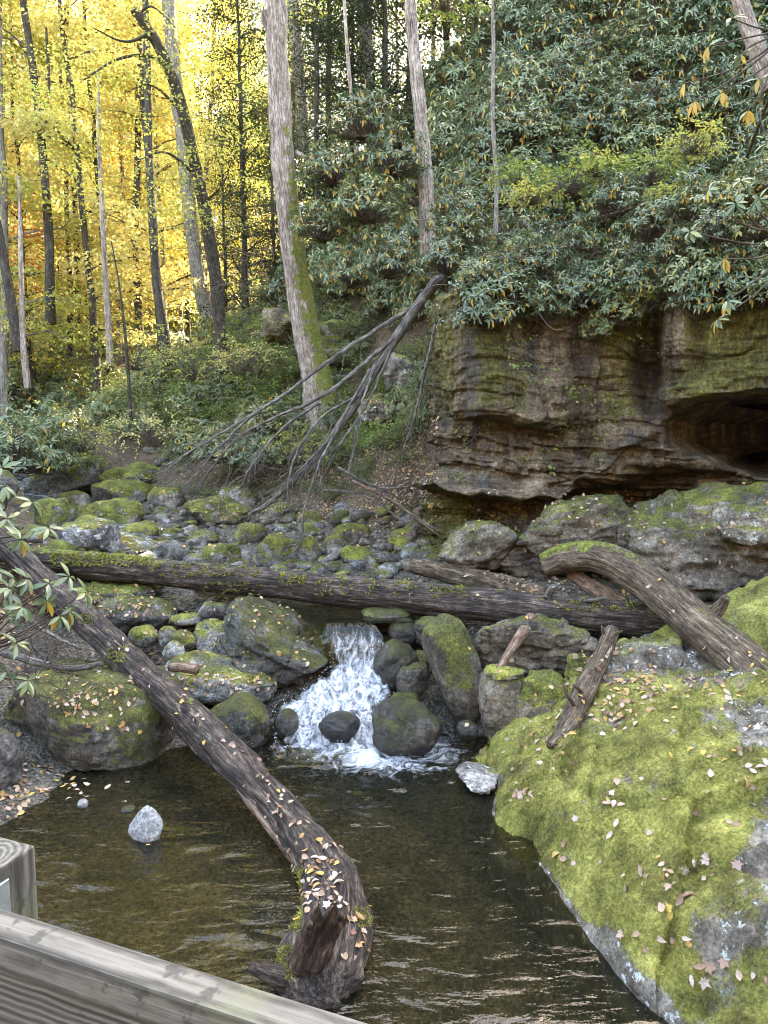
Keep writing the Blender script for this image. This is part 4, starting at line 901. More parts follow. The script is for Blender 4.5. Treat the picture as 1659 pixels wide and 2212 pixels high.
def cat_tubes(L):
    Vs, Fs, As, n = [], [], [], 0
    for V, F, a in L: Vs.append(V); Fs.append(F + n); As.append(a); n += len(V)
    return np.concatenate(Vs), np.concatenate(Fs), np.concatenate(As)
def whorls(tips, axes, per, Lr, wr, spread=(-.25, .55)):
    n = len(tips); ax = unit(axes); a = unit(np.cross(ax, RNG.normal(size=ax.shape))); b = np.cross(ax, a)
    k = per; th = np.linspace(0, 2 * math.pi, k, endpoint=False)[None] + RNG.uniform(0, 6.28, (n, 1)) + RNG.normal(0, .22, (n, k))
    el = RNG.uniform(*spread, (n, k))
    rad = a[:, None] * np.cos(th)[..., None] + b[:, None] * np.sin(th)[..., None]
    dr = rad * np.cos(el)[..., None] + ax[:, None] * np.sin(el)[..., None]
    dr = dr + np.array([0, 0, -.12]); nr = ax[:, None] * np.cos(el)[..., None] - rad * np.sin(el)[..., None]
    Ln = RNG.uniform(*Lr, n * k); keep = RNG.random(n * k) > .24
    B = np.repeat(tips, k, 0) + dr.reshape(-1, 3) * .01
    return B[keep], dr.reshape(-1, 3)[keep], nr.reshape(-1, 3)[keep], Ln[keep], Ln[keep] * wr
def rhodo_shrub(seed, rx, rz, tips, yfrac=.05, per=8, Lr=(.09, .155), leafmat='rhodo', name='rhododendron_shrub'):
    global RNG
    RNG = np.random.default_rng(seed)
    d = unit(RNG.normal(size=(tips, 3))); d[:, 2] = np.abs(d[:, 2]) * 1.0 - .12 * RNG.random(tips)
    f = RNG.uniform(.35, 1, tips) ** .5
    lob = 1 + .28 * fbm(d * 2.2 + seed, 2, seed)
    tp = d * (f * lob)[:, None] * np.array([rx, rx, rz]); tp[:, 2] = np.maximum(tp[:, 2], .05) + .1
    ax = unit(d * np.array([.8, .8, .35]) + np.array([0, 0, .75]) + RNG.normal(0, .3, (tips, 3)))
    B, D, N_, Ln, W_ = whorls(tp, ax, per, Lr, .27)
    yl = RNG.random(len(B)) < yfrac; yl &= D[:, 2] < .5
    D[yl] = D[yl] * .6 + np.array([0, 0, -.9])
    V, F = leaves(B[~yl], D[~yl], N_[~yl], Ln[~yl], W_[~yl], LANC)
    fm = make_mesh('foliage', V, F, M[leafmat], True, {'rnd': np.repeat(RNG.random((~yl).sum()), 8)})
    ym = None
    if yl.sum() > 2:
        V, F = leaves(B[yl], D[yl], N_[yl], Ln[yl], W_[yl] * 1.1, LANC)
        ym = make_mesh('yellow_foliage', V, F, M['rhodo_y'], True, {'rnd': np.repeat(RNG.random(yl.sum()), 8)})
    tb = []
    for i in range(0, tips, max(1, tips // 70)):
        b = RNG.normal(0, .08, 3) * np.array([1, 1, 0]); tb.append(stemtube(b, tp[i], .016, .005, .16, 6))
    sv, sf, sa = cat_tubes(tb); sm = make_mesh('stems', sv, sf, M['twig'], True, {'bark': sa})
    root = empty(name)
    tag(link('foliage', fm, root), kind='stuff')
    if ym: tag(link('yellow_foliage', ym, root), kind='stuff')
    tag(link('stems', sm, root), kind='stuff')
    return root
def leafy_shrub(seed, rx, rz, sprays, per, Lr, mat, name, flat=.25, stems=True, layers=0, bare=.0):
    global RNG
    RNG = np.random.default_rng(seed)
    d = unit(RNG.normal(size=(sprays, 3))); d[:, 2] = np.abs(d[:, 2])
    tp = d * (RNG.uniform(.2, 1, sprays) ** .6)[:, None] * np.array([rx, rx, rz]) + np.array([0, 0, .1])
    if layers: tp[:, 2] = (np.round(tp[:, 2] / rz * layers) + RNG.normal(0, .10, sprays)) / layers * rz + .1
    # each spray: leaves alternate along a twig
    out = unit(tp * np.array([1, 1, .25]) + RNG.normal(0, .3, tp.shape) * rx)
    t = np.tile(np.linspace(0, 1, per)[None], (sprays, 1)); tl = rx * RNG.uniform(.25, .5, (sprays, 1))
    B = tp[:, None] + out[:, None] * (t * tl)[..., None] + np.array([0, 0, -.25]) * (t ** 2 * tl)[..., None] + RNG.normal(0, .02, (sprays, per, 3))
    side = np.cross(out, [0, 0, 1.0]); sg = np.where(np.arange(per) % 2, 1, -1)
    D = out[:, None] * .6 + side[:, None] * sg[None, :, None] * .9 + RNG.normal(0, .3, (sprays, per, 3)) + np.array([0, 0, -.15])
    N_ = np.array([0, 0, 1.0]) + RNG.normal(0, flat, (sprays, per, 3))
    Ln = RNG.uniform(*Lr, sprays * per); B = B.reshape(-1, 3)
    V, F = leaves(B, D.reshape(-1, 3), N_.reshape(-1, 3), Ln, Ln * .58, OVAL)
    fm = make_mesh('foliage', V, F, M[mat], True, {'rnd': np.repeat(np.repeat(RNG.random(sprays) * .6, per) + RNG.random(len(B)) * .4, 5)})
    root = empty(name); tag(link('foliage', fm, root), kind='stuff')
    tb = []
    for i in range(0, sprays, max(1, sprays // 60)):
        b = RNG.normal(0, .06, 3) * np.array([1, 1, 0]); tb.append(stemtube(b, tp[i], .009, .003, .15, 5)); tb.append(stemtube(tp[i], B.reshape(sprays, per, 3)[i, -1], .003, .0015, .05, 4))
    sv, sf, sa = cat_tubes(tb); tag(link('stems', make_mesh('stems', sv, sf, M['twig'], True, {'bark': sa}), root), kind='stuff')
    return root
def crown_leaves(cents, rad, thick, per, Lr, wr=.62, tilt=.45):
    n = len(cents); a = RNG.uniform(0, 6.28, (n, per)); r = np.sqrt(RNG.random((n, per))) * rad
    B = cents[:, None] + np.stack([np.cos(a) * r, np.sin(a) * r, RNG.normal(0, thick, (n, per)) - .18 * r ** 2], 2)
    D = np.stack([np.cos(a), np.sin(a), np.full_like(a, -.25)], 2) + RNG.normal(0, .6, (n, per, 3)); N_ = np.array([0, 0, 1.]) + RNG.normal(0, tilt, (n, per, 3))
    Ln = RNG.uniform(*Lr, n * per); B = B.reshape(-1, 3)
    V, F = leaves(B, D.reshape(-1, 3), N_.reshape(-1, 3), Ln, Ln * wr, OVAL)
    rn = np.repeat(np.repeat(RNG.random(n) * .55, per) + RNG.random(n * per) * .45, 5)
    return V, F, rn
def forest_tree(seed, H, r0, mat, bark, limbs=30, clusters=5, per=50, low=.18, reach=3.2, Lr=(.10, .17), lean=.03, rad=.75, thick=.10, name='yellow_leaved_tree'):
    global RNG
    RNG = np.random.default_rng(seed)
    n = 26; t = np.linspace(0, 1, n); wob = np.cumsum(RNG.normal(0, lean * H / n * 1.3, (n, 2)), 0)
    path = np.column_stack([wob, t * H]); rr = r0 * (1 - .82 * t) * (1 + .5 * np.exp(-t * 40))
    V, F, at = tube(path, rr, 12, barkdisp(r0, .8, seed)); 
    root = empty(name)
    link('trunk', make_mesh('trunk', V, F, M[bark], True, {'bark': at, 'mossv': np.full(len(V), -.6)}), root)
    tb, cents = [], []
    for i in range(limbs):
        h = low + (1 - low) * (i + RNG.random()) / limbs; k = int(h * (n - 1)); a = RNG.uniform(0, 6.28); ln = reach * (1.05 - .6 * h) * RNG.uniform(.6, 1.2)
        p0 = path[k]; d = np.array([math.cos(a), math.sin(a), RNG.uniform(.1, .7)]); tt = np.linspace(0, 1, 7)[:, None]
        pp = p0 + d * tt * ln + np.array([0, 0, -.22]) * (tt ** 2) * ln + RNG.normal(0, .04, (7, 3)) * tt * ln
        V, F, at = tube(pp, np.linspace(.035, .008, 7) * (1.25 - h * .6), 5, None, False); tb.append((V, F, at))
        for c in range(clusters):
            f = RNG.uniform(.3, 1.05); q = pp[min(6, int(f * 6))] + RNG.normal(0, .4, 3) * np.array([1, 1, .5]); cents.append(q)
            tb.append(stemtube(pp[min(5, int(f * 5))], q, .01, .004, .1, 4))
    sv, sf, sa = cat_tubes(tb); tag(link('limbs', make_mesh('limbs', sv, sf, M[bark], True, {'bark': sa, 'mossv': np.full(len(sv), -.8)}), root), kind='stuff')
    V, F, rn = crown_leaves(np.array(cents), rad, thick, per, Lr)
    tag(link('crown', make_mesh('crown', V, F, M[mat], True, {'rnd': rn}), root), kind='stuff')
    return root
def region(p, us, un, vs_, vn):
    u_, v_ = project(np.array(p)); i_ = int(np.searchsorted(us, u_)); j_ = int(np.searchsorted(vs_, v_)); return un[i_], vn[j_]
def place(o, loc, sc=1.0, rz=0.0, tilt=(0, 0)):
    o.location = loc; o.scale = (sc, sc, sc) if isinstance(sc, (int, float)) else sc; o.rotation_euler = (tilt[0], tilt[1], rz)
class Pool:
    """prototypes of one kind, copied on demand (the first use of each takes the prototype itself)"""
    def __init__(s, protos): s.p = protos; s.used = [False] * len(protos)
    def get(s, i=None):
        i = random.randrange(len(s.p)) if i is None else i % len(s.p)
        if not s.used[i]: s.used[i] = True; return s.p[i]
        return copy_tree(s.p[i])
    def finish(s):
        for f, p in zip(s.used, s.p):
            if not f:
                for c in list(p.children): bpy.data.objects.remove(c)
                bpy.data.objects.remove(p)

# ------------------------------------------------------------------ trees seen one by one
def px_tree(name, pts, rads, bark, label, seed, moss=0., mossside=(0, -.3, .0), branches=(), crown=None, seg=28, n=110, mosszone=None, cat='tree', ground_fix=True):
    w3 = [P(*p) for p in pts]
    root = empty(name, w3[0]); tag(root, label, cat)
    loc = w3[0]
    pth = catmull(np.array(w3), n) - loc; rr = np.interp(np.linspace(0, 1, n), np.linspace(0, 1, len(rads)), rads)
    V, F, at = tube(pth, rr, seg, barkdisp(float(np.mean(rads)), .9, seed, .02))
    cen = np.vstack([np.repeat(pth, seg, 0), pth[:1], pth[-1:]]); nr = unit(V - cen); ms = unit(np.array(mossside, float) + 1e-6)
    mv = (nr @ ms) * .5 - .45
    if mosszone: mv = mv + mosszone(np.concatenate([np.repeat(np.linspace(0, 1, n), seg), [0, 1]]))
    o = link('trunk', make_mesh('trunk', V, F, M[bark], True, {'bark': at, 'mossv': mv}), root); o['moss'] = float(moss)
    for bp, r0, r1 in branches:
        q = catmull(np.array([P(*b) for b in bp]), 24) - loc
        V, F, at = tube(q, np.linspace(r0, r1, 24), 8, barkdisp(r0, .8, seed + 1))
        link('limb', make_mesh('limb', V, F, M[bark], True, {'bark': at, 'mossv': np.full(len(V), -1.)}), root)
    if crown is not None:
        cents, rad, thick, per, Lr, mat = crown
        V, F, rn = crown_leaves(np.array(cents) - loc, rad, thick, per, Lr)
        tag(link('crown', make_mesh('crown', V, F, M[mat], True, {'rnd': rn}), root), kind='stuff')
    return root
def above_crown(p0, n, sx, sz, rad=.9, per=70, Lr=(.1, .16), mat='ygreen', seed=5):
    rg = np.random.default_rng(seed); return (p0 + rg.normal(0, 1, (n, 3)) * np.array([sx, sx, sz]), rad, .12, per, Lr, mat)
px_tree('sycamore_tree', [(716, 1000, 17.7), (694, 870, 17.55), (684, 815, 17.5), (655, 680, 17.4), (630, 520, 17.2), (612, 350, 17.0), (603, 200, 16.9), (596, 60, 16.8), (590, -120, 16.7), (580, -500, 16.5)], [.46, .42, .36, .30, .27, .255, .24, .235, .22, .17], 'trunk_pale',
        'tallest pale trunk with thick dark moss down its right side, mid picture', 301, .42, (.8, -.6, .0), seg=48, n=220,
        branches=[([(585, 62, 16.8), (572, 45, 16.7), (568, 20, 16.6)], .1, .05), ([(640, 330, 17), (680, 350, 16.8), (720, 375, 16.6)], .06, .02)],
        crown=above_crown(P(580, -560, 16.5), 70, 2.6, 1.8, mat='ygreen', seed=31), mosszone=lambda t: .30 * sstep(.75, .35, t))
sp = [P(u, v, d) for u, v, d in [(260, 60, 19), (200, 110, 19), (330, 140, 19.5), (250, 190, 19), (170, 200, 18.5), (300, 250, 19.6), (420, 250, 20), (380, 330, 20), (300, 340, 19), (220, 300, 19), (450, 390, 20), (330, 440, 19.5), (400, 420, 20), (260, 420, 19),
                                  (430, 150, 20), (350, 60, 20), (140, 130, 18.5), (110, 240, 18.5), (480, 330, 20), (460, 470, 20.4), (360, 500, 20), (150, 330, 19), (280, 120, 18.8), (80, 170, 18)]]
px_tree('leaning_tree', [(478, 830, 21.8), (475, 720, 21.6), (465, 600, 21.4), (443, 460, 21.0), (418, 340, 20.6), (392, 230, 20.2), (352, 120, 19.8), (308, 45, 19.4), (286, 20, 19.2)], [.21, .185, .175, .165, .155, .145, .135, .12, .09], 'trunk_dark',
        'dark slender trunk curving over to the upper left with yellow sprays', 302, .1, seg=26, n=140,
        branches=[([(365, 150, 19.9), (320, 120, 19.6), (250, 130, 19.2), (170, 180, 18.8)], .06, .015), ([(400, 250, 20.3), (330, 185, 19.8), (270, 200, 19.3)], .05, .015), ([(425, 380, 20.7), (360, 330, 20), (300, 345, 19.5)], .05, .012),
                  ([(330, 70, 19.5), (270, 90, 19), (200, 60, 18.6)], .05, .012), ([(300, 30, 19.3), (330, 15, 19.3), (380, 60, 19.6)], .04, .012), ([(440, 440, 21), (480, 400, 20.6), (500, 350, 20.2)], .04, .012)],
        crown=(np.concatenate([np.array(sp) + np.random.default_rng(k).normal(0, .45, (len(sp), 3)) * np.array([1, 1, .5]) for k in range(4)]), .75, .06, 60, (.07, .115), 'ygreen'))
px_tree('grey_trunk_tree', [(452, 690, 28), (430, 600, 28), (408, 450, 28), (395, 300, 28), (376, 150, 28), (365, 0, 28), (350, -300, 28)], [.31, .27, .26, .25, .24, .23, .2], 'trunk_grey', 'thick grey trunk rising just behind the curving dark tree', 303,
        crown=above_crown(P(350, -320, 28), 90, 3.5, 2.2, seed=32))
px_tree('dark_trunk_tree', [(362, 790, 24), (352, 700, 24), (338, 600, 24), (330, 480, 24), (322, 330, 24), (318, 150, 24), (310, -120, 24)], [.2, .17, .15, .135, .12, .1, .08], 'trunk_dark', 'dark straight trunk left of the grey one, foot in the undergrowth', 304)
px_tree('dark_trunk_tree', [(110, 700, 27), (108, 640, 27), (106, 520, 27), (98, 400, 27), (84, 250, 27), (64, 100, 27), (50, 0, 27), (30, -200, 27)], [.19, .165, .155, .14, .13, .12, .11, .08], 'trunk_dark', 'dark trunk near the left edge leaning left towards the top', 305,
        branches=[([(84, 250, 27), (105, 200, 27), (100, 60, 27)], .08, .04), ([(75, 150, 27), (40, 90, 27), (5, 60, 27)], .05, .02)])
px_tree('dark_trunk_tree', [(40, 760, 25), (22, 640, 25), (4, 540, 25), (-20, 400, 25), (-50, 150, 25)], [.17, .155, .14, .13, .1], 'trunk_dark', 'leaning dark trunk leaving the picture at the left edge', 306)
px_tree('pale_sapling', [(238, 790, 21), (234, 700, 21), (228, 600, 21), (222, 480, 21), (215, 330, 21), (212, 150, 21)], [.10, .085, .075, .065, .05, .03], 'trunk_pale', 'thin pale whitish sapling stem in front of the yellow wood', 307, -.5, cat='sapling')
px_tree('pale_sapling', [(60, 840, 20), (50, 740, 20), (46, 620, 20), (44, 500, 20), (40, 380, 20)], [.09, .075, .06, .05, .03], 'trunk_pale', 'thin pale stem nearest the left edge above the stream', 308, -.5, cat='sapling')
px_tree('thin_sapling', [(282, 900, 19.5), (276, 790, 19.5), (268, 700, 19.5), (255, 600, 19.5), (240, 520, 19.5)], [.05, .042, .035, .025, .015], 'trunk_dark', 'thin dark sapling right of the pale whitish sapling', 309, -.5, cat='sapling')
px_tree('dark_trunk_tree', [(302, 720, 30), (296, 620, 30), (292, 480, 30), (296, 380, 30), (300, 200, 30), (305, -50, 30)], [.15, .135, .125, .12, .11, .09], 'trunk_dark', 'slim dark trunk just left of the straight dark one', 310)
px_tree('dark_trunk_tree', [(170, 720, 34), (168, 600, 34), (160, 400, 34), (150, 200, 34), (140, -80, 34)], [.14, .13, .12, .11, .09], 'trunk_dark', 'slim trunk between left edge tree and pale sapling', 311)
px_tree('hill_trunk_tree', [(925, 560, 16.2), (922, 450, 16.2), (916, 340, 16.2), (905, 220, 16.2), (893, 100, 16.2), (886, 0, 16.2), (878, -200, 16.2)], [.20, .17, .155, .14, .13, .125, .1], 'trunk_pale', 'pinkish bare trunk rising from the shrubs right of the tallest trunk', 312, -.3)
px_tree('hill_trunk_tree', [(1070, 520, 15.2), (1072, 400, 15.2), (1064, 250, 15.2), (1066, 100, 15.2), (1062, -50, 15.2)], [.05, .045, .04, .035, .03], 'trunk_grey', 'thin grey stem among the hillside shrubs above the cliff', 313, cat='sapling')
px_tree('hill_trunk_tree', [(1668, 190, 14), (1640, 120, 14), (1618, 60, 14), (1596, -10, 14), (1570, -120, 14)], [.17, .15, .14, .13, .12], 'trunk_pale', 'leaning trunk in the top right corner of the hillside', 314, -.2)
px_tree('grey_trunk_tree', [(655, 330, 30), (650, 200, 30), (640, 100, 30), (632, -20, 30), (625, -200, 30)], [.28, .25, .24, .23, .2], 'trunk_grey', 'grey trunk just right behind the top of the tallest trunk', 315)
px_tree('grey_trunk_tree', [(800, 300, 26), (795, 180, 26), (790, 80, 26), (786, -30, 26), (780, -200, 26)], [.3, .27, .25, .24, .2], 'trunk_grey', 'pale grey trunk at the top between tallest and pinkish trunks', 316)
px_tree('thin_sapling', [(770, 330, 22), (758, 200, 22), (748, 80, 22), (742, -40, 22)], [.06, .055, .05, .04], 'trunk_pale', 'thin white stem at the top right of the tallest trunk', 317, -.5, cat='sapling')

# ------------------------------------------------------------------ the sunlit wood
pool = Pool([forest_tree(501, 24, .125, 'yellow', 'trunk_dark', 38, 6, 54, Lr=(.12, .2), low=.12), forest_tree(502, 21, .09, 'yellow', 'trunk_dark', 36, 6, 54, lean=.05, Lr=(.12, .2), low=.08), forest_tree(503, 26, .14, 'ygreen', 'trunk_grey', 38, 6, 54, Lr=(.12, .2), low=.12),
             forest_tree(504, 17, .09, 'yellow', 'trunk_dark', 36, 6, 50, low=.06, Lr=(.12, .2)), forest_tree(505, 22, .10, 'yellow', 'trunk_grey', 36, 6, 54, lean=.04, Lr=(.12, .2), low=.1), forest_tree(506, 11, .06, 'yellow', 'trunk_dark', 34, 6, 50, low=.04, reach=2.4, Lr=(.11, .18)), forest_tree(507, 9, .05, 'ygreen', 'trunk_dark', 30, 6, 50, low=.04, reach=2.2, Lr=(.11, .18))])
wood = []
rg = random.Random(11)
for i in range(400):
    y = 27 + 47 * rg.random() ** 1.2; u = rg.uniform(-160, 660); x = (u - CX) / FPX * y
    if any(math.hypot(x - a, y - b) < 1.9 for a, b in wood) or (u > 470 and y < 42) : continue
    wood.append((x, y))
    if len(wood) >= 72: break
for i, (x, y) in enumerate(wood):
    o = pool.get(i if y > 36 else (0, 1, 2, 4)[i % 4]); place(o, (x, y, tz(x, y) - .2), rg.uniform(.85, 1.15), rg.uniform(0, 6.28), (rg.gauss(0, .03), rg.gauss(0, .03)))
    a_, b_ = region((x, y, tz(x, y)), [0, 100, 200, 300, 400, 500], ['beyond the left edge', 'nearest the left edge', 'left of the pale sapling', 'right of the pale sapling', 'behind the straight dark trunk', 'behind the curving tree', 'behind the evergreens'], [0], ['', '']); tag(o, f"{'near' if y < 38 else 'middle' if y < 52 else 'far'} yellow tree of the sunlit wood, {a_}", 'tree', 'trees of the sunlit wood')
pool.finish()
ot = forest_tree(508, 14, .1, 'orange', 'trunk_dark', 14, 3, 34, low=.45, reach=2.0)
place(ot, (P(300, 700, 33)[0], 33, tz(P(300, 700, 33)[0], 33))); tag(ot, 'tree with orange red leaves in the yellow wood behind the curving tree', 'tree')
ot = forest_tree(509, 9, .08, 'orange', 'trunk_dark', 12, 3, 34, low=.5, reach=2.6)
place(ot, (P(60, 700, 29)[0], 29, tz(P(60, 700, 29)[0], 29))); tag(ot, 'low tree with orange leaves near the left edge of the wood', 'tree')
# light green and hemlock trees on the shoulder of the hill
hp = Pool([forest_tree(521, 15, .16, 'hemlock', 'trunk_dark', 60, 4, 80, low=.06, reach=2.6, Lr=(.07, .12), rad=.6, name='hemlock_tree'), forest_tree(522, 12, .13, 'hemlock', 'trunk_dark', 50, 4, 80, low=.06, reach=2.3, Lr=(.07, .12), rad=.55, name='hemlock_tree')])
for i, (u, d, sc) in enumerate([(540, 26, .85), (600, 25, .6), (690, 24, .75), (760, 25, .85), (830, 24, .8), (500, 30, .7), (720, 30, .9), (640, 32, .9), (880, 27, 1.0), (960, 28, 1.0), (1060, 29, 1.0), (1150, 30, 1.0), (1010, 26, .7), (1300, 33, 1.2), (1450, 34, 1.2)]):  # two rightmost evergreens unseen above the view, added to darken the pool's reflection
    x = (u - CX) / FPX * d; o = hp.get(i); place(o, (x, d, tz(x, d) - .2), sc, i * 1.3); tag(o, 'dark evergreen tree ' + ('left of the tallest trunk' if u < 600 else 'right behind the tallest trunk' if u < 800 else 'behind the pinkish trunk' if u < 970 else 'at the top of the hillside') + (', farther one' if d > 27 else ', nearer one'), 'tree', 'evergreens on the hill shoulder')
hp.finish()
gp = Pool([forest_tree(531, 13, .10, 'green', 'trunk_grey', 26, 5, 50, low=.3, reach=2.6, Lr=(.09, .14), name='green_leaved_tree')])
for i, (u, d, sc) in enumerate([(690, 36, 1.1), (780, 38, 1.2), (850, 34, 1.0), (620, 44, 1.3), (930, 30, .8), (540, 48, 1.4), (1000, 31, .9), (1100, 31, .9), (1200, 32, .9), (880, 30, .9), (720, 42, 1.4)]):
    x = (u - CX) / FPX * d; o = gp.get(i); place(o, (x, d, tz(x, d) - .2), sc, i * 2.1); tag(o, 'light green tree at the top behind the tallest trunk', 'tree', 'light green trees behind the shoulder')
gp.finish()

# ------------------------------------------------------------------ rhododendrons on the hill
HB = ['ground', 'cliff']
rh = Pool([rhodo_shrub(601 + k, 1.0, 1.15, 230, yfrac=[.03, .07, .12, .05, .09][k], Lr=(.085, .20)) for k in range(5)])
rg = random.Random(21); nh = 0
for v in range(-260, 700, 54):
    for u in range(640, 1780, 78):
        uu_, vv_ = u + rg.uniform(-34, 34), v + rg.uniform(-26, 26)
        if vv_ > 520 and 1060 < uu_ < 1400 and rg.random() < .2: continue
        if uu_ < 700 and vv_ < 330: continue
        h = hit(uu_, vv_, HB)
        if h is None or h[0].y > 42: continue
        d = h[0].y; sc = max(.55, min(1.5, 72 * d / FPX)) * rg.uniform(.8, 1.25)
        o = rh.get(); place(o, h[0] - Vector((0, 0, .3 * sc)), (sc, sc, sc * rg.uniform(.9, 1.3)), rg.uniform(0, 6.28), (rg.gauss(.1, .1), rg.gauss(0, .1)))
        a_, b_ = region(h[0], [800, 960, 1120, 1280, 1440, 1600], ['beside tallest trunk', 'by pinkish trunk', 'left of centre', 'in the centre', 'right of centre', 'towards right', 'at right edge'], [60, 180, 300, 420, 540], ['topmost', 'high', 'upper middle', 'lower middle', 'low', 'lowest']); tag(o, f'glossy rhododendron in the {b_} band of the cliff hillside, {a_}', 'shrub', 'rhododendrons of the hillside'); nh += 1
# far bank undergrowth, left
def bank_label(o, kind):
    a_, b_ = region(o.location, [90, 190, 290, 390, 490, 590], ['at the left edge', 'left of the pale sapling', 'right of the pale sapling', 'below the straight dark trunk', 'below the curving tree', 'left of the tallest trunk', 'under the tallest trunk'], [700, 780, 860, 930], ['top', 'upper', 'middle', 'lower', 'lowest']); return f'{kind} in the {b_} undergrowth of the far bank, {a_}'
ug = Pool([leafy_shrub(641, .9, .8, 130, 9, (.05, .09), 'under', 'undergrowth_shrub', .5), leafy_shrub(642, .9, .7, 120, 9, (.06, .10), 'green', 'undergrowth_shrub', .45), leafy_shrub(643, 1.0, .9, 130, 8, (.05, .085), 'under', 'undergrowth_shrub', .6)])
for v in range(620, 990, 34):
    for u in range(-40, 720, 52):
        uu_, vv_ = u + rg.uniform(-30, 30), v + rg.uniform(-20, 20)
        h = hit(uu_, vv_, HB)
        if h is None or h[0].y > 46: continue
        if vv_ > 940 and uu_ < 330: continue
        d = h[0].y; sc = max(.5, min(1.9, 66 * d / FPX)) * rg.uniform(.75, 1.25)
        if rg.random() < (.62 if uu_ < 260 else .36):
            o = rh.get(); place(o, h[0] - Vector((0, 0, .2)), sc * .9, rg.uniform(0, 6.28)); tag(o, bank_label(o, 'rhododendron'), 'shrub', 'rhododendrons of the far bank')
        else:
            o = ug.get(); place(o, h[0] - Vector((0, 0, .15)), sc, rg.uniform(0, 6.28)); tag(o, bank_label(o, 'leafy green shrub'), 'shrub', 'leafy shrubs of the far bank')
for (u, v, d, sc) in [(40, 760, 17, 1.2), (20, 850, 15.5, 1.0), (90, 830, 18, 1.1), (120, 720, 21, 1.1), (560, 810, 17.5, .7), (420, 870, 17.5, .8), (480, 900, 16.5, .8), (560, 880, 16.2, .7)]:
    p = P(u, v + 40, d); o = rh.get(); place(o, (p[0], p[1], min(p[2], tz(p[0], p[1]) + .9)), sc, u); tag(o, bank_label(o, 'rhododendron'), 'shrub', 'rhododendrons of the far bank')
# sparse plants on the leaf covered bank by the cliff
for i in range(34):
    u, v = rg.uniform(690, 930), rg.uniform(820, 1060); h = hit(u, v, HB)
    if h is None or h[3] == 'cliff': continue
    o = ug.get(); place(o, h[0] - Vector((0, 0, .1)), rg.uniform(.25, .5), rg.uniform(0, 6.28)); tag(o, f"sparse plant on the leafy bank left of the cliff, {'higher' if v < 940 else 'lower'} up{', near the cliff' if u > 820 else ''}", 'plant', 'plants of the leafy bank')
for i in range(150):
    u, v = rg.uniform(-20, 940), rg.uniform(800, 1000); h = hit(u, v, HB)
    if h is None or h[3] == 'cliff' or (v > 950 and u < 340) or (u > 720 and rg.random() < .5): continue
    o = ug.get(); place(o, h[0] - Vector((0, 0, .1)), rg.uniform(.35, .8), rg.uniform(0, 6.28)); tag(o, bank_label(o, 'leafy green shrub'), 'shrub', 'leafy shrubs of the far bank')
for i in range(46):
    u, v = rg.uniform(690, 945), rg.uniform(610, 930); h = hit(u, v, HB)
    if h is None or h[3] == 'cliff': continue
    if rg.random() < .5:
        o = rh.get(); place(o, h[0] - Vector((0, 0, .15)), rg.uniform(.35, .6), rg.uniform(0, 6.28)); tag(o, f"small rhododendron on the steep bank behind the dead tree, {'upper' if v < 760 else 'lower'} part", 'shrub', 'rhododendrons of the steep bank')
    else:
        o = ug.get(); place(o, h[0] - Vector((0, 0, .1)), rg.uniform(.4, .7), rg.uniform(0, 6.28)); tag(o, f"leafy plant on the steep bank behind the dead tree, {'upper' if v < 760 else 'lower'} part", 'plant', 'plants of the steep bank')
for (u, v, d, sc) in [(575, 690, 20.0, .5), (640, 745, 19.6, .5), (600, 760, 19.4, .6), (690, 700, 18.8, .4), (735, 760, 18.4, .5), (760, 700, 18.8, .5), (560, 740, 20, .6), (700, 800, 18, .5)]:
    o = ug.get(); place(o, P(u, v + 25, d), sc, u); tag(o, 'leafy plant growing against the outcrops beside the tallest trunk', 'plant', 'plants at the outcrops')
for i in range(60):
    u, v = rg.uniform(330, 760), rg.uniform(930, 1075); h = hit(u, v, HB)
    if h is None or h[3] == 'cliff': continue
    o = ug.get(); place(o, h[0] - Vector((0, 0, .06)), rg.uniform(.2, .42), rg.uniform(0, 6.28)); tag(o, 'tiny leafy plant low on the leafy bank right of the dead tree tips' if u > 690 else f"small leafy plant at the foot of the far bank, {'left' if u < 450 else 'middle' if u < 580 else 'right'} part", 'plant', 'plants of the bank foot')
ug.finish()
# yellow and light green saplings with layered sprays
ys = Pool([leafy_shrub(661, 1.3, 1.0, 80, 11, (.07, .11), 'yellow', 'yellow_sapling', .25, layers=3), leafy_shrub(662, 1.2, 1.1, 70, 11, (.07, .11), 'ygreen', 'yellow_sapling', .25, layers=3)])
for i, (u, v, d, sc, lab) in enumerate([(330, 860, 17.0, .8, 'low yellow sapling with flat sprays above the far boulders'), (420, 720, 19.0, 1.1, 'yellow sapling with flat sprays in front of the curving dark trunk'), (530, 700, 18.6, .7, 'small yellow sapling right of the curving dark trunk foot'),
                                        (290, 700, 20.0, .9, 'yellow sapling beside the pale whitish sapling stem'), (180, 880, 18.5, .8, 'yellow green sapling low on the far bank at left'), (640, 880, 15.5, .6, 'pale green sapling under the tallest trunk')]):
    p = P(u, v + 50, d); o = ys.get(i if i < 4 else 1); place(o, (p[0], p[1], max(tz(p[0], p[1]) - .1, p[2] - .6)), sc, i * 1.7); tag(o, lab, 'sapling')
ys.finish()
ls = Pool([leafy_shrub(671, 1.0, .8, 90, 8, (.09, .15), 'green', 'light_green_shrub', .5)])
for i, (u, v, d, sc, lab) in enumerate([(1230, 420, 12.6, .75, 'light green broad-leaved bush on the hillside above the cliff'), (1120, 400, 13.0, .5, 'pale yellow green bush left of the light green hillside bush'), (1400, 400, 12.4, .6, 'light green bush right of the broad-leaved hillside bush'), (960, 20, 17, .8, 'light green bush at the top beside the pinkish trunk')]):
    p = P(u, v, d); o = ls.get(0); place(o, (p[0], p[1], p[2]), sc, i * 1.7); tag(o, lab, 'bush')
ls.finish()
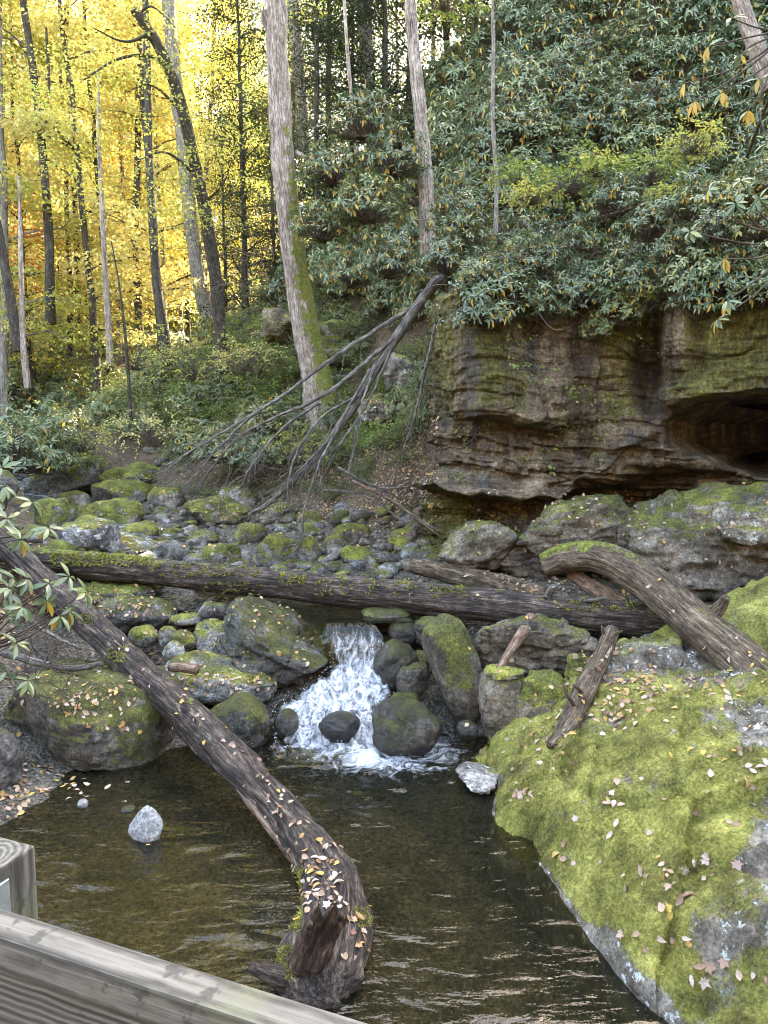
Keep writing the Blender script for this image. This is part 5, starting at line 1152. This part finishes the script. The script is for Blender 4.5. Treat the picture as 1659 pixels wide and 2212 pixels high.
# rhododendron boughs hanging over the cliff top
for (u, v, d, sc) in [(1180, 690, 11.15, .40), (1250, 660, 11.2, .5), (1330, 700, 11.1, .42), (1390, 640, 11.0, .5), (1290, 730, 11.05, .28), (1470, 560, 10.6, .4), (1100, 640, 11.4, .4), (1020, 645, 11.7, .35), (1540, 530, 10.3, .45), (1640, 520, 10.0, .45), (960, 590, 12.4, .55), (1010, 545, 12.9, .6), (985, 500, 13.2, .6), (1060, 610, 11.9, .5), (1150, 600, 11.8, .55), (1260, 560, 12.0, .55), (1400, 520, 11.4, .6), (1500, 480, 11.0, .6), (1600, 470, 10.6, .6), (1690, 430, 10.3, .6), (1330, 470, 11.9, .6), (840, 600, 14.2, .7), (760, 620, 15.2, .7), (700, 520, 15.8, .8), (800, 480, 15.2, .9), (720, 400, 16, .8), (850, 380, 15.6, .8), (780, 300, 16.4, .9)]:
    p = P(u, v, d); o = rh.get(2 if u < 900 else 1); place(o, p, sc, u * .7); tag(o, f"rhododendron overhanging the cliff's top edge, {'left end' if u < 1050 else 'left of centre' if u < 1200 else 'above the vertical groove' if u < 1420 else 'over the hollow'}{', lower one' if v > 550 else ''}" if u > 900 else f"rhododendron with many yellow leaves right of the tallest trunk, {'lowest' if v > 590 else 'low' if v > 500 else 'middle' if v > 420 else 'high' if v > 350 else 'topmost'}{', towards the cliff' if u > 790 else ''}", 'shrub', 'rhododendrons of the cliff edge' if u > 900 else 'yellow spotted rhododendrons')
rh_src = rh.get(0)
place(rh_src, (-6.6, 8.6, tz(-6.6, 8.6) - .15), .9, 2.0); tag(rh_src, 'rhododendron on the near left bank just outside the left picture edge', 'shrub', 'rhododendrons of the near left bank')
rh.finish()
# little plants clinging to the cliff
cp = Pool([leafy_shrub(681 + k, .35, .18, 9, 5, (.05, .08), 'green', 'cliff_plant', .5) for k in range(3)])
for i, (u, v) in enumerate([(1080, 730), (1130, 700), (1190, 690), (1240, 720), (1300, 640), (1180, 860), (1220, 870), (1290, 880), (1180, 915), (1210, 925), (1260, 940), (1240, 975), (1300, 1000), (1180, 1000), (975, 1030), (1020, 950), (1120, 770), (1370, 740), (1390, 700), (1340, 920), (1160, 800), (1420, 1060), (1450, 1055)]):
    h = hit(u, v, ['cliff'] + [k for k in BVH if k.startswith('rock')])
    if h is None: continue
    o = cp.get(i); place(o, h[0] + h[1] * .02 - Vector((0, 0, .06)), rg.uniform(.7, 1.3), i * 1.9, (.6, 0)); tag(o, 'little leafy sprig clinging to the cliff face', 'plant', 'sprigs on the cliff face')
cp.finish()
lb = Pool([leafy_shrub(691, .9, .7, 80, 8, (.09, .14), 'ygreen', 'light_green_shrub', .5)])
for i, (u, v, d, sc, lab) in enumerate([(1150, 440, 12.4, .5, 'yellow green bush at the heart of the hillside'), (1290, 380, 12.6, .5, 'yellow green bush up and right of the central one'), (1380, 650, 10.9, .3, 'small yellow green bush over the vertical groove of the cliff'), (1500, 330, 11.6, .55, 'yellow green bush below the big yellow rhododendron leaves'), (1590, 450, 10.6, .45, 'yellow green bush near the right edge above the hollow'), (1440, 440, 11.4, .4, 'yellow green bush between the light green bush and the right edge')]):
    o = lb.get(0); place(o, P(u, v, d), sc, i * 1.7); tag(o, lab, 'bush')
lb.finish()

# ------------------------------------------------------------------ leaning dead tree with bare branches
RNG = np.random.default_rng(77)
dt = empty('leaning_dead_tree', P(1010, 530, 13.6)); tag(dt, 'bare dead tree fallen from the cliff top, its grey branches fanning down to the stream', 'dead tree')
dl0 = P(1010, 530, 13.6)
def dpart(name, pts, r0, r1, seg=12, n=40, mat='dead'):
    q = catmull(np.array([P(*p) for p in pts]), n)
    q = q + np.cumsum(RNG.normal(0, .0035, q.shape), 0) + RNG.normal(0, .006, q.shape)
    V, F, at = tube(q - dl0, np.linspace(r0, r1, n), seg, barkdisp(r0, 1.0, 5)); link(name, make_mesh(name, V, F, M[mat], True, {'bark': at}), dt); return q
main = dpart('trunk', [(1010, 530, 13.6), (930, 625, 13.1), (840, 755, 12.9), (765, 880, 12.7), (690, 985, 12.6), (600, 1075, 12.7), (545, 1112, 12.8)], .11, .03, 16, 80)
br = [[(905, 655, 13.0), (800, 720, 12.9), (700, 785, 12.7), (600, 860, 12.5), (480, 930, 12.4), (360, 1002, 12.4)], [(850, 730, 12.9), (760, 810, 12.6), (690, 860, 12.4), (600, 900, 12.3), (500, 960, 12.3), (420, 1060, 12.5)],
      [(600, 862, 12.5), (545, 900, 12.3), (470, 975, 12.2), (390, 1065, 12.3)], [(800, 800, 12.7), (740, 900, 12.2), (690, 1000, 12.0), (655, 1100, 11.9), (650, 1170, 11.9), (585, 1228, 11.9)], [(780, 850, 12.7), (700, 900, 12.3), (640, 985, 12.1), (620, 1080, 12.2)],
      [(945, 690, 12.4), (920, 800, 12.3), (900, 900, 12.3), (870, 980, 12.4), (840, 1050, 12.5)], [(810, 790, 12.7), (790, 850, 12.3), (770, 930, 12.1), (755, 1000, 12.2), (745, 1090, 12.4)], [(720, 940, 12.6), (650, 1010, 12.3), (600, 1060, 12.2)],
      [(690, 870, 12.4), (600, 930, 12.2), (540, 1010, 12.1), (510, 1060, 12.2)], [(850, 740, 12.9), (800, 860, 12.6), (740, 960, 12.5), (690, 1050, 12.5), (640, 1110, 12.6)]]
for k in range(0):
    i_ = RNG.integers(10, 40); u_, v_ = project(main[i_]); du, dv__ = RNG.uniform(-330, -90), RNG.uniform(130, 240)
    br.append([(u_, v_, main[i_][1]), (u_ + du * .4 + RNG.normal(0, 10), v_ + dv__ * .45, main[i_][1] - .3), (u_ + du, min(v_ + dv__, 1150), main[i_][1] - .2)])
bq = [dpart('branch', b, .045 if i < 2 else .03, .009, 8, 40) for i, b in enumerate(br)]
tb = []
for q in bq + [main[30:]]:
    for k in range(12):
        i = RNG.integers(8, len(q) - 2); p0 = q[i]; d = unit(q[min(i + 3, len(q) - 1)] - q[i]) + RNG.normal(0, .45, 3) + np.array([-.1, 0, -.35]); ln = RNG.uniform(.3, 1.0)
        p1 = p0 + unit(d) * ln; tb.append(stemtube(p0 - dl0, p1 - dl0, .008, .003, .12, 6, 4))
        for j in range(2):
            p2 = p1 + (unit(unit(d) + RNG.normal(0, .6, 3)) * ln * .5); tb.append(stemtube(p1 - dl0 - (p1 - p0) * .3 * j, p2 - dl0, .004, .0018, .12, 5, 3))
V, F, at = cat_tubes(tb); tag(link('twigs', make_mesh('twigs', V, F, M['dead'], True, {'bark': at}), dt), kind='stuff')
# driftwood sticks at the foot of the cliff and elsewhere
def stick(pts, r0, r1, lab, mat='dead', name='dead_stick'):
    q = catmull(np.array([P(*p) for p in pts]), 24); q = q + np.cumsum(RNG.normal(0, .006, q.shape), 0)
    V, F, at = tube(q - q[0], np.linspace(r0, r1, 24), 8, barkdisp(r0, 1.0, 5)); o = link(name, make_mesh(name, V, F, M[mat], True, {'bark': at, 'mossv': np.full(len(V), -1)}), None, q[0]); tag(o, lab, 'stick'); return o
stick([(760, 1040, 13), (850, 1085, 12.6), (955, 1165, 12)], .035, .02, 'thin reddish stick sloping down to the cliff foot', 'log_bare')
stick([(820, 1060, 12.9), (900, 1120, 12.4), (950, 1150, 12)], .045, .03, 'thicker grey stick lying against the cliff foot')
stick([(730, 1010, 13.2), (820, 1055, 12.8), (900, 1050, 12.4), (955, 1030, 12.2)], .03, .012, 'crooked grey stick on the bank left of the cliff')
stick([(700, 1060, 13.6), (790, 1075, 13.0), (880, 1130, 12.5)], .025, .012, 'thin crooked stick low on the bank above the cobbles')
stick([(1235, 1300, 8.9), (1265, 1292, 8.8), (1310, 1285, 8.7)], .03, .02, 'pale driftwood stick on the debris behind the long log')
stick([(1180, 1290, 9.0), (1200, 1268, 8.9), (1212, 1258, 8.9)], .06, .04, 'grey knotted stub sticking up behind the long log')
stick([(1380, 1420, 7.8), (1440, 1390, 7.9), (1480, 1375, 8.0)], .018, .008, 'thin pale twig under the crossing of the logs')
stick([(0, 1405, 8.2), (80, 1430, 8.0), (160, 1440, 7.9), (215, 1430, 7.8)], .05, .03, 'grey branch lying on top of the big left boulder')
stick([(20, 1310, 8.6), (100, 1370, 8.3), (180, 1410, 8.1)], .03, .02, 'brown branch behind the diagonal log at left')
stick([(10, 1660, 6.6), (60, 1625, 6.5), (85, 1640, 6.4)], .006, .003, 'thin forked twig on the gravel bar', 'twig')
stick([(940, 1420, 8.6), (985, 1380, 8.5), (1030, 1350, 8.5)], .012, .006, 'thin twig over the egg-shaped boulder')
# hanging roots and tangles under the overhanging shrubs
RNG = np.random.default_rng(91)
def tangle(u, v, d, su, sv, n, lab, r=.006, droop=.5):
    c = P(u, v, d); tb = []
    for i in range(n):
        p0 = c + np.array([RNG.normal(0, su * d / FPX), RNG.normal(0, .25), RNG.normal(0, sv * d / FPX)]); p1 = p0 + np.array([RNG.normal(0, .3), RNG.normal(0, .2), RNG.normal(-.25 * droop, .25)])
        tb.append(stemtube(p0 - c, p1 - c, r * RNG.uniform(.6, 1.5), r * .4, .25, 7, 4))
    V, F, at = cat_tubes(tb); o = link('twig_tangle', make_mesh('twig_tangle', V, F, M['twig'], True, {'bark': at}), None, c); tag(o, lab, 'twigs', kind='stuff')
tangle(1560, 540, 10.6, 90, 60, 110, 'brown tangle of bare twigs hanging over the right cliff')
tangle(1230, 600, 11.6, 120, 45, 260, 'brown tangle of bare stems along the cliff top', .007)
tangle(540, 620, 20.5, 40, 70, 120, 'dark tangle of roots left of the tallest trunk', .012, 1.2)
tangle(880, 1060, 12.9, 60, 25, 90, 'pile of thin dead twigs at the cliff foot', .007, 0)
tangle(520, 990, 13.6, 110, 40, 140, 'thicket of fine twigs at the tips of the dead tree', .006, .2)
tangle(70, 1440, 7.2, 60, 40, 70, 'brown twigs under the near rhododendron at left', .005, .6)

# ------------------------------------------------------------------ near rhododendron at the left edge, leaf by leaf
RNG = np.random.default_rng(55); rg = random.Random(55)
def curved_leaf(nm, mat, seed, W=.27):
    ty = np.linspace(0, 1, 6); prof = np.array([.06, .62, .98, 1.0, .66, .02]) * .5 * W; vs_ = []
    for y, p in zip(ty, prof):
        z = -.22 * y ** 2; vs_ += [(-p, y, z + p * .28), (0, y, z), (p, y, z + p * .28)]
    fs = []
    for i in range(5):
        a = i * 3; fs += [(a, a + 1, a + 4, a + 3), (a + 1, a + 2, a + 5, a + 4)]
    return make_mesh(nm, np.array(vs_), np.array(fs), M[mat], True, {'rnd': np.full(18, (seed * .37) % 1)})
gl_m = [curved_leaf('leaf', 'rhodo', k + 1.3, .30) for k in range(5)]; yl_m = [curved_leaf('leaf', 'rhodo_y', k, .3) for k in range(2)]
def leaf_obj(parent, me, p, dr, nr, L):
    Yv = Vector(dr).normalized(); Zv = Vector(nr); Zv = (Zv - Yv * Zv.dot(Yv)).normalized(); Xv = Yv.cross(Zv)
    mtx = Matrix((Xv, Yv, Zv)).transposed().to_4x4() @ Matrix.Scale(L, 4); mtx.translation = Vector(p)
    o = bpy.data.objects.new('leaf', me); COL.objects.link(o); o.parent = parent; o.matrix_local = mtx; return o
def near_bush(name, base, tips, lab):
    b = P(*base); root = empty(name, b); tag(root, lab, 'shrub'); tb = []
    foot = np.array([b[0] + 1.2, b[1] + 5.0, 6.2]) if b[0] > 0 else np.array([b[0] - .5, b[1] + .2, tz(b[0] - .5, b[1] + .2) - .1])
    V, F, at = tube(catmull(np.array([foot - b, (foot - b) * .5 + np.array([0, 0, .15]), [0, 0, 0]]), 16), np.linspace(.04, .018, 16), 8, None, False); tb.append((V, F, at))
    for (u, v, d, ny) in tips:
        t = P(u, v, d) - b; mid = t * .5 + np.array([RNG.normal(0, .08), RNG.normal(0, .08), -.06 * np.linalg.norm(t)])
        V, F, at = tube(catmull(np.array([[0, 0, 0], mid, t]), 14), np.linspace(.016, .005, 14), 6, None, False); tb.append((V, F, at))
        ax = unit(np.array([t[0] * .7, -.35, .75]) + RNG.normal(0, .2, 3)); B, D, N_, Ln, W_ = whorls(np.array([t]), ax[None], 10, (.115, .165), .27, (-.5, .45))
        for i in range(len(B)):
            yel = i < ny
            dd = D[i] * .5 + np.array([0, 0, -.9]) if yel else D[i]
            leaf_obj(root, rg.choice(yl_m if yel else gl_m), B[i], dd, N_[i], Ln[i])
    V, F, at = cat_tubes(tb); link('branches', make_mesh('branches', V, F, M['twig'], True, {'bark': at}), root)
near_bush('near_rhododendron', (-120, 1150, 6.6), [(70, 1085, 6.2, 0), (105, 1140, 6.2, 2), (10, 1050, 6.4, 0), (15, 1120, 6.1, 0), (45, 1165, 6.0, 1), (-20, 1080, 6.2, 0), (5, 1010, 6.6, 0)], 'near rhododendron spray at left edge above the long log')
near_bush('near_rhododendron', (-140, 1420, 6.4), [(20, 1270, 5.9, 0), (60, 1250, 6.0, 1), (105, 1260, 6.1, 0), (150, 1245, 6.2, 0), (50, 1310, 5.9, 0), (100, 1300, 6.1, 2), (15, 1330, 5.8, 0), (130, 1330, 6.2, 3), (150, 1320, 6.3, 2), (35, 1390, 6.0, 0), (185, 1280, 6.4, 0), (15, 1450, 5.9, 0), (60, 1470, 6.2, 0), (-10, 1230, 5.9, 0)], 'near rhododendron at left edge in front of the diagonal log')
for i, (x_, y_, sc_) in enumerate([(-5.2, 6.4, .7), (-6.2, 7.6, .9), (-5.9, 5.0, .8), (-7.2, 9.4, 1.0), (-6.8, 10.9, .9), (-8.2, 12.6, 1.1), (-5.0, 3.6, .7), (-7.4, 6.0, 1.0), (-9.0, 10.4, 1.1), (-9.6, 14.5, 1.2)]):
    o = copy_tree(rh_src); place(o, (x_, y_, tz(x_, y_) - .15), sc_, i * 1.1); tag(o, 'rhododendron on the near left bank just outside the left picture edge', 'shrub', 'rhododendrons of the near left bank')
# big yellow-leaved boughs at the right, on the hillside nearest the camera
near_bush('yellow_rhododendron', (1720, 60, 8.8), [(1530, 100, 8.6, 5), (1480, 180, 8.5, 8), (1500, 220, 8.5, 7), (1560, 200, 8.5, 4), (1615, 240, 8.4, 6), (1640, 170, 8.4, 2), (1600, 120, 8.5, 1), (1655, 310, 8.4, 1), (1580, 40, 8.6, 0)], 'rhododendron bough with big yellow leaves at upper right')
near_bush('yellow_rhododendron', (1730, 520, 8.6), [(1565, 560, 8.3, 4), (1550, 690, 8.2, 3), (1570, 650, 8.2, 3), (1640, 430, 8.4, 0), (1590, 440, 8.4, 0), (1655, 520, 8.3, 0), (1490, 500, 8.6, 2), (1600, 390, 8.5, 0), (1530, 410, 8.6, 1)], 'rhododendron bough hanging over the right cliff with few yellow leaves')

# ------------------------------------------------------------------ fallen leaves
def flat_leaf(nm, prof, curl, twist, mat):
    ty = np.linspace(0, 1, len(prof)); vs_ = []
    for y, p in zip(ty, prof):
        z = curl * (y - .5) ** 2; vs_ += [(-p, y - .5, z + p * .5 + twist * p * y), (0, y - .5, z), (p, y - .5, z + p * .35 - twist * p * y)]
    fs = []
    for i in range(len(prof) - 1):
        a = i * 3; fs += [(a, a + 1, a + 4, a + 3), (a + 1, a + 2, a + 5, a + 4)]
    return make_mesh(nm, np.array(vs_), np.array(fs), M[mat], True)
def maple_leaf(nm, seed, mat):
    rg_ = np.random.default_rng(seed); pts = [(0, -.5), (.12, -.3), (.42, -.38), (.34, -.12), (.55, .12), (.26, .14), (.2, .3), (0, .55), (-.2, .3), (-.26, .14), (-.55, .12), (-.34, -.12), (-.42, -.38), (-.12, -.3)]
    V = [(0, 0, 0)] + [(x, y, .22 * (x * x + y * y) * (1 if rg_.random() > .3 else 2.2) + rg_.normal(0, .03)) for x, y in pts]; k = len(pts)
    return make_mesh(nm, np.array(V), np.array([(0, 1 + i, 1 + (i + 1) % k) for i in range(k)]), M[mat], False)
FL = [flat_leaf('fallen_leaf', p, c, t, 'fallen') for p, c, t in [([.02, .2, .27, .22, .01], .5, .2), ([.02, .16, .24, .25, .15, .01], -.5, -.4), ([.02, .22, .3, .2, .01], .9, .5), ([.02, .14, .19, .14, .01], -.7, .2)]] + [maple_leaf('fallen_leaf', k, 'fallen') for k in range(3)]
rg = random.Random(3)
def strew(spots, surf, smin, smax, lab, group, maxn=999, lift=.006):
    k = 0
    for (u, v, su, sv, n) in spots:
        for i in range(n):
            h = hit(rg.gauss(u, su), rg.gauss(v, sv))
            if h is None or not (h[3] == surf or (surf == 'rockany' and h[3].startswith('rock'))): continue
            nv = (h[1] + Vector((rg.gauss(0, .22), rg.gauss(0, .22), .2))).normalized()
            o = link('fallen_leaf', rg.choice(FL)); o.rotation_mode = 'QUATERNION'; o.rotation_quaternion = nv.to_track_quat('Z', 'Y') @ Quaternion((0, 0, 1), rg.uniform(0, 6.28))
            s_ = rg.uniform(smin, smax) * (.78 if len(o.data.vertices) > 14 and len(o.data.polygons) > 12 else 1); o.scale = (s_, s_, s_); o.location = h[0] + nv * (lift + s_ * .08); tag(o, lab, 'leaf', group); k += 1
strew([(1440, 1895, 45, 18, 9), (1130, 1715, 14, 8, 9), (1450, 1965, 14, 10, 3), (1400, 2020, 40, 20, 5), (1500, 2095, 50, 25, 4), (1630, 2115, 15, 10, 3), (1560, 2085, 10, 8, 1), (1350, 1700, 90, 50, 8), (1300, 1780, 60, 60, 6), (1270, 1870, 40, 30, 4),
       (1600, 1620, 40, 30, 8), (1560, 1440, 60, 16, 6), (1330, 1580, 25, 16, 6), (1170, 1630, 40, 20, 6), (1200, 1560, 30, 25, 5), (1480, 1480, 70, 20, 24), (1420, 1520, 60, 20, 8), (1500, 1750, 80, 60, 7), (1630, 1700, 20, 40, 5), (1560, 1950, 60, 60, 4)],
      'mossboulder', .05, .10, 'dry fallen leaf lying on the huge mossy boulder', 'leaves on the mossy boulder')
strew([(690, 1920, 30, 35, 26), (710, 1840, 30, 40, 12), (740, 1980, 20, 40, 9), (600, 1740, 22, 40, 16), (620, 1680, 20, 30, 10), (530, 1620, 30, 30, 8), (430, 1500, 50, 50, 10), (330, 1440, 20, 20, 6), (250, 1380, 40, 40, 5), (770, 2010, 12, 30, 6), (650, 1880, 16, 20, 6)],
      'dialog', .05, .085, 'fallen leaf lying on the thick diagonal log', 'leaves on the diagonal log')
strew([(200, 1500, 60, 30, 24), (150, 1540, 40, 25, 8), (265, 1575, 24, 8, 8), (110, 1500, 40, 30, 5), (200, 1460, 50, 15, 8)], big_left['surface'], .05, .09, 'fallen leaf lying on the big rounded left boulder', 'leaves on the left boulder')
strew([(490, 1470, 50, 12, 14), (540, 1480, 25, 10, 6), (430, 1455, 30, 8, 3)], slab['surface'], .05, .08, 'fallen leaf lying on the low flat rock', 'leaves on the flat rock')
strew([(1560, 1400, 60, 40, 8), (1450, 1290, 60, 30, 5), (1620, 1400, 30, 20, 5)], 'rightlog', .05, .08, 'fallen leaf lying on the curved brown log', 'leaves on the curved log')
strew([(160, 1690, 18, 14, 14), (120, 1720, 40, 20, 8), (60, 1680, 40, 20, 5), (20, 1740, 20, 20, 2)], 'ground', .05, .08, 'fallen leaf on the gravel bar at the left', 'leaves on the gravel bar', lift=.012)
strew([(165, 1695, 22, 14, 12), (240, 1700, 60, 25, 5), (250, 1900, 70, 60, 1)], 'water', .05, .08, 'fallen leaf floating at the edge of the pool', 'floating leaves', lift=.004)
# leaf litter on banks, ledges and cobbles
RNG = np.random.default_rng(12)
B, N2 = [], []
for (u0, u1, v0, v1, n) in [(0, 200, 1640, 1790, 160), (-700, 60, 1150, 1700, 700), (330, 720, 920, 1130, 1900), (0, 330, 880, 980, 350), (690, 950, 860, 1130, 2600), (380, 950, 1100, 1260, 700), (1000, 1400, 1060, 1260, 420), (1150, 1659, 1040, 1250, 150), (1120, 1480, 1250, 1330, 330), (200, 720, 1290, 1480, 330), (0, 380, 960, 1200, 350), (0, 330, 1210, 1330, 250), (1000, 1200, 1260, 1640, 60), (900, 1400, 560, 690, 300), (1230, 1420, 1400, 1560, 260)]:
    for i in range(n):
        h = hit(random.uniform(u0, u1), random.uniform(v0, v1))
        if h is None or h[3] in ('water', 'cascade', 'longlog', 'dialog', 'rightlog') or (h[3] == 'rotten' and i % 4) or h[1].z < .35: continue
        B.append(h[0] + h[1] * .012); N2.append(h[1])
B0 = list(B)
for (u0, v0, su, sv, n, sf) in [(690, 1900, 40, 60, 60, 'dialog'), (610, 1730, 40, 60, 36, 'dialog'), (460, 1560, 60, 60, 30, 'dialog'), (740, 2000, 30, 50, 24, 'dialog'), (200, 1500, 70, 40, 110, big_left['surface']), (480, 1470, 60, 16, 70, slab['surface']),
                             (1450, 1480, 80, 25, 130, 'mossboulder'), (1180, 1600, 50, 40, 70, 'mossboulder'), (1440, 1895, 40, 16, 14, 'mossboulder'), (1600, 1600, 50, 50, 40, 'mossboulder'), (1130, 1715, 18, 10, 14, 'mossboulder'), (1540, 1390, 80, 50, 14, 'rightlog'), (800, 1290, 300, 30, 20, 'longlog')]:
    for i in range(n):
        h = hit(random.gauss(u0, su), random.gauss(v0, sv))
        if h is None or h[3] != sf or h[1].z < .2: continue
        B.append(h[0] + h[1] * .014); N2.append(h[1])
nbase = len(B0)
B = np.array([tuple(b) for b in B]); N2 = np.array([tuple(b) for b in N2]); N2 = N2 + RNG.normal(0, .35, N2.shape)
D = np.cross(N2, RNG.normal(size=N2.shape)); Ln = RNG.uniform(.045, .085, len(B)); Ln[nbase:] *= .72
V, F = leaves(B, D, N2, Ln, Ln * RNG.uniform(.4, .75, len(B)), LANC)
tag(link('leaf_litter', make_mesh('leaf_litter', V, F, M['litter'], True, {'rnd': np.repeat(RNG.random(len(B)), 8)})), 'scattered dry leaf litter over banks, ledges and cobbles', 'leaf litter', kind='stuff')
# yellow green moss tufts on the long log
Vs, Ns = [], []
for (u0, u1, v0, v1, n) in [(110, 330, 1195, 1222, 260), (330, 560, 1215, 1245, 90), (600, 660, 1236, 1260, 40), (680, 900, 1250, 1285, 60), (930, 1010, 1265, 1290, 40), (1200, 1420, 1290, 1320, 60), (440, 560, 1255, 1285, 40)]:
    for i in range(n):
        h = hit(random.uniform(u0, u1), random.uniform(v0, v1), ['longlog'])
        if h: Vs.append(h[0]); Ns.append(h[1])
Vb, Fb, rb = tufts(np.array([tuple(a) for a in Vs]), np.array([tuple(a) for a in Ns]), 14, .02, .05)
tag(link('moss', make_mesh('moss', Vb, Fb, M['blade'], False, {'rnd': rb * .5 + .5}), bpy.data.objects['fallen_log']), kind='stuff')
Vs, Ns = [], []
for (u0, u1, v0, v1, n) in [(612, 655, 1870, 2010, 420), (600, 640, 2040, 2110, 120), (150, 200, 1325, 1350, 70), (235, 275, 1395, 1430, 70), (765, 800, 1960, 2000, 40)]:
    for i in range(n):
        h = hit(random.uniform(u0, u1), random.uniform(v0, v1))
        if h and h[3] == 'dialog': Vs.append(h[0]); Ns.append(h[1])
Vb, Fb, rb = tufts(np.array([tuple(a) for a in Vs]), np.array([tuple(a) for a in Ns]), 14, .010, .028)
tag(link('moss', make_mesh('moss', Vb, Fb, M['blade'], False, {'rnd': rb}), dialog_o), kind='stuff')

# ------------------------------------------------------------------ wooden railing of the bridge
rail = empty('wooden_railing', (-.25, .76, 1.9)); tag(rail, 'weathered grey wooden bridge railing crossing the lower left corner', 'railing')
RO = Vector((-.25, .76, 1.9))
def beam(name, a, b, wd, ht, mat, bev=.004, seg=2):
    a, b = Vector(a), Vector(b); d = (b - a); L = d.length
    bm = bmesh.new(); bmesh.ops.create_cube(bm, size=1); bmesh.ops.scale(bm, vec=(L, wd, ht), verts=bm.verts)
    bmesh.ops.bevel(bm, geom=list(bm.edges), offset=bev, segments=seg, profile=.6, affect='EDGES')
    me = bpy.data.meshes.new(name); bm.to_mesh(me); bm.free(); me.materials.append(M[mat])
    for p in me.polygons: p.use_smooth = False
    o = link(name, me, rail); o.location = (a + b) / 2 - RO; o.rotation_euler = d.to_track_quat('X', 'Z').to_euler(); return o
dirr = Vector((.484, -.183, 0)).normalized(); pr_ = Vector((-dirr.y, dirr.x, 0))
c0 = Vector((-.493, .853, 0)) - pr_ * .021
beam('top_rail', c0 + dirr * -1.2 + Vector((0, 0, 2.878)), c0 + dirr * 1.6 + Vector((0, 0, 2.878)), .042, .045, 'wood')
beam('rail_board', c0 - pr_ * -.004 + dirr * -1.2 + Vector((0, 0, 2.772)), c0 + pr_ * .004 + dirr * 1.6 + Vector((0, 0, 2.772)), .03, .16, 'wood')
pc = Vector(P(76, 1826, .99)); ctr = pc - dirr * .0445 - pr_ * .0445
def upright(name, c, z0, z1, wd, dp, mat, bev=.004, seg=2):
    bm = bmesh.new(); bmesh.ops.create_cube(bm, size=1); bmesh.ops.scale(bm, vec=(z1 - z0, dp, wd), verts=bm.verts)
    bmesh.ops.bevel(bm, geom=list(bm.edges), offset=bev, segments=seg, profile=.6, affect='EDGES')
    me = bpy.data.meshes.new(name); bm.to_mesh(me); bm.free(); me.materials.append(M[mat])
    o = link(name, me, rail); mtx = Matrix((Vector((0, 0, 1)), pr_, -dirr)).transposed().to_4x4()
    o.matrix_local = Matrix.Translation(Vector((c.x, c.y, (z0 + z1) / 2)) - RO) @ mtx; return o
pst = upright('post', ctr, .9, pc.z, .089, .089, 'wood')
pl_ = upright('metal_plate', ctr + dirr * .0465 - pr_ * .030, 2.78, P(10, 1890, .95)[2], .004, .05, 'metal', .001, 1)
pl_['label'] = 'blue grey metal bracket plate on the post'
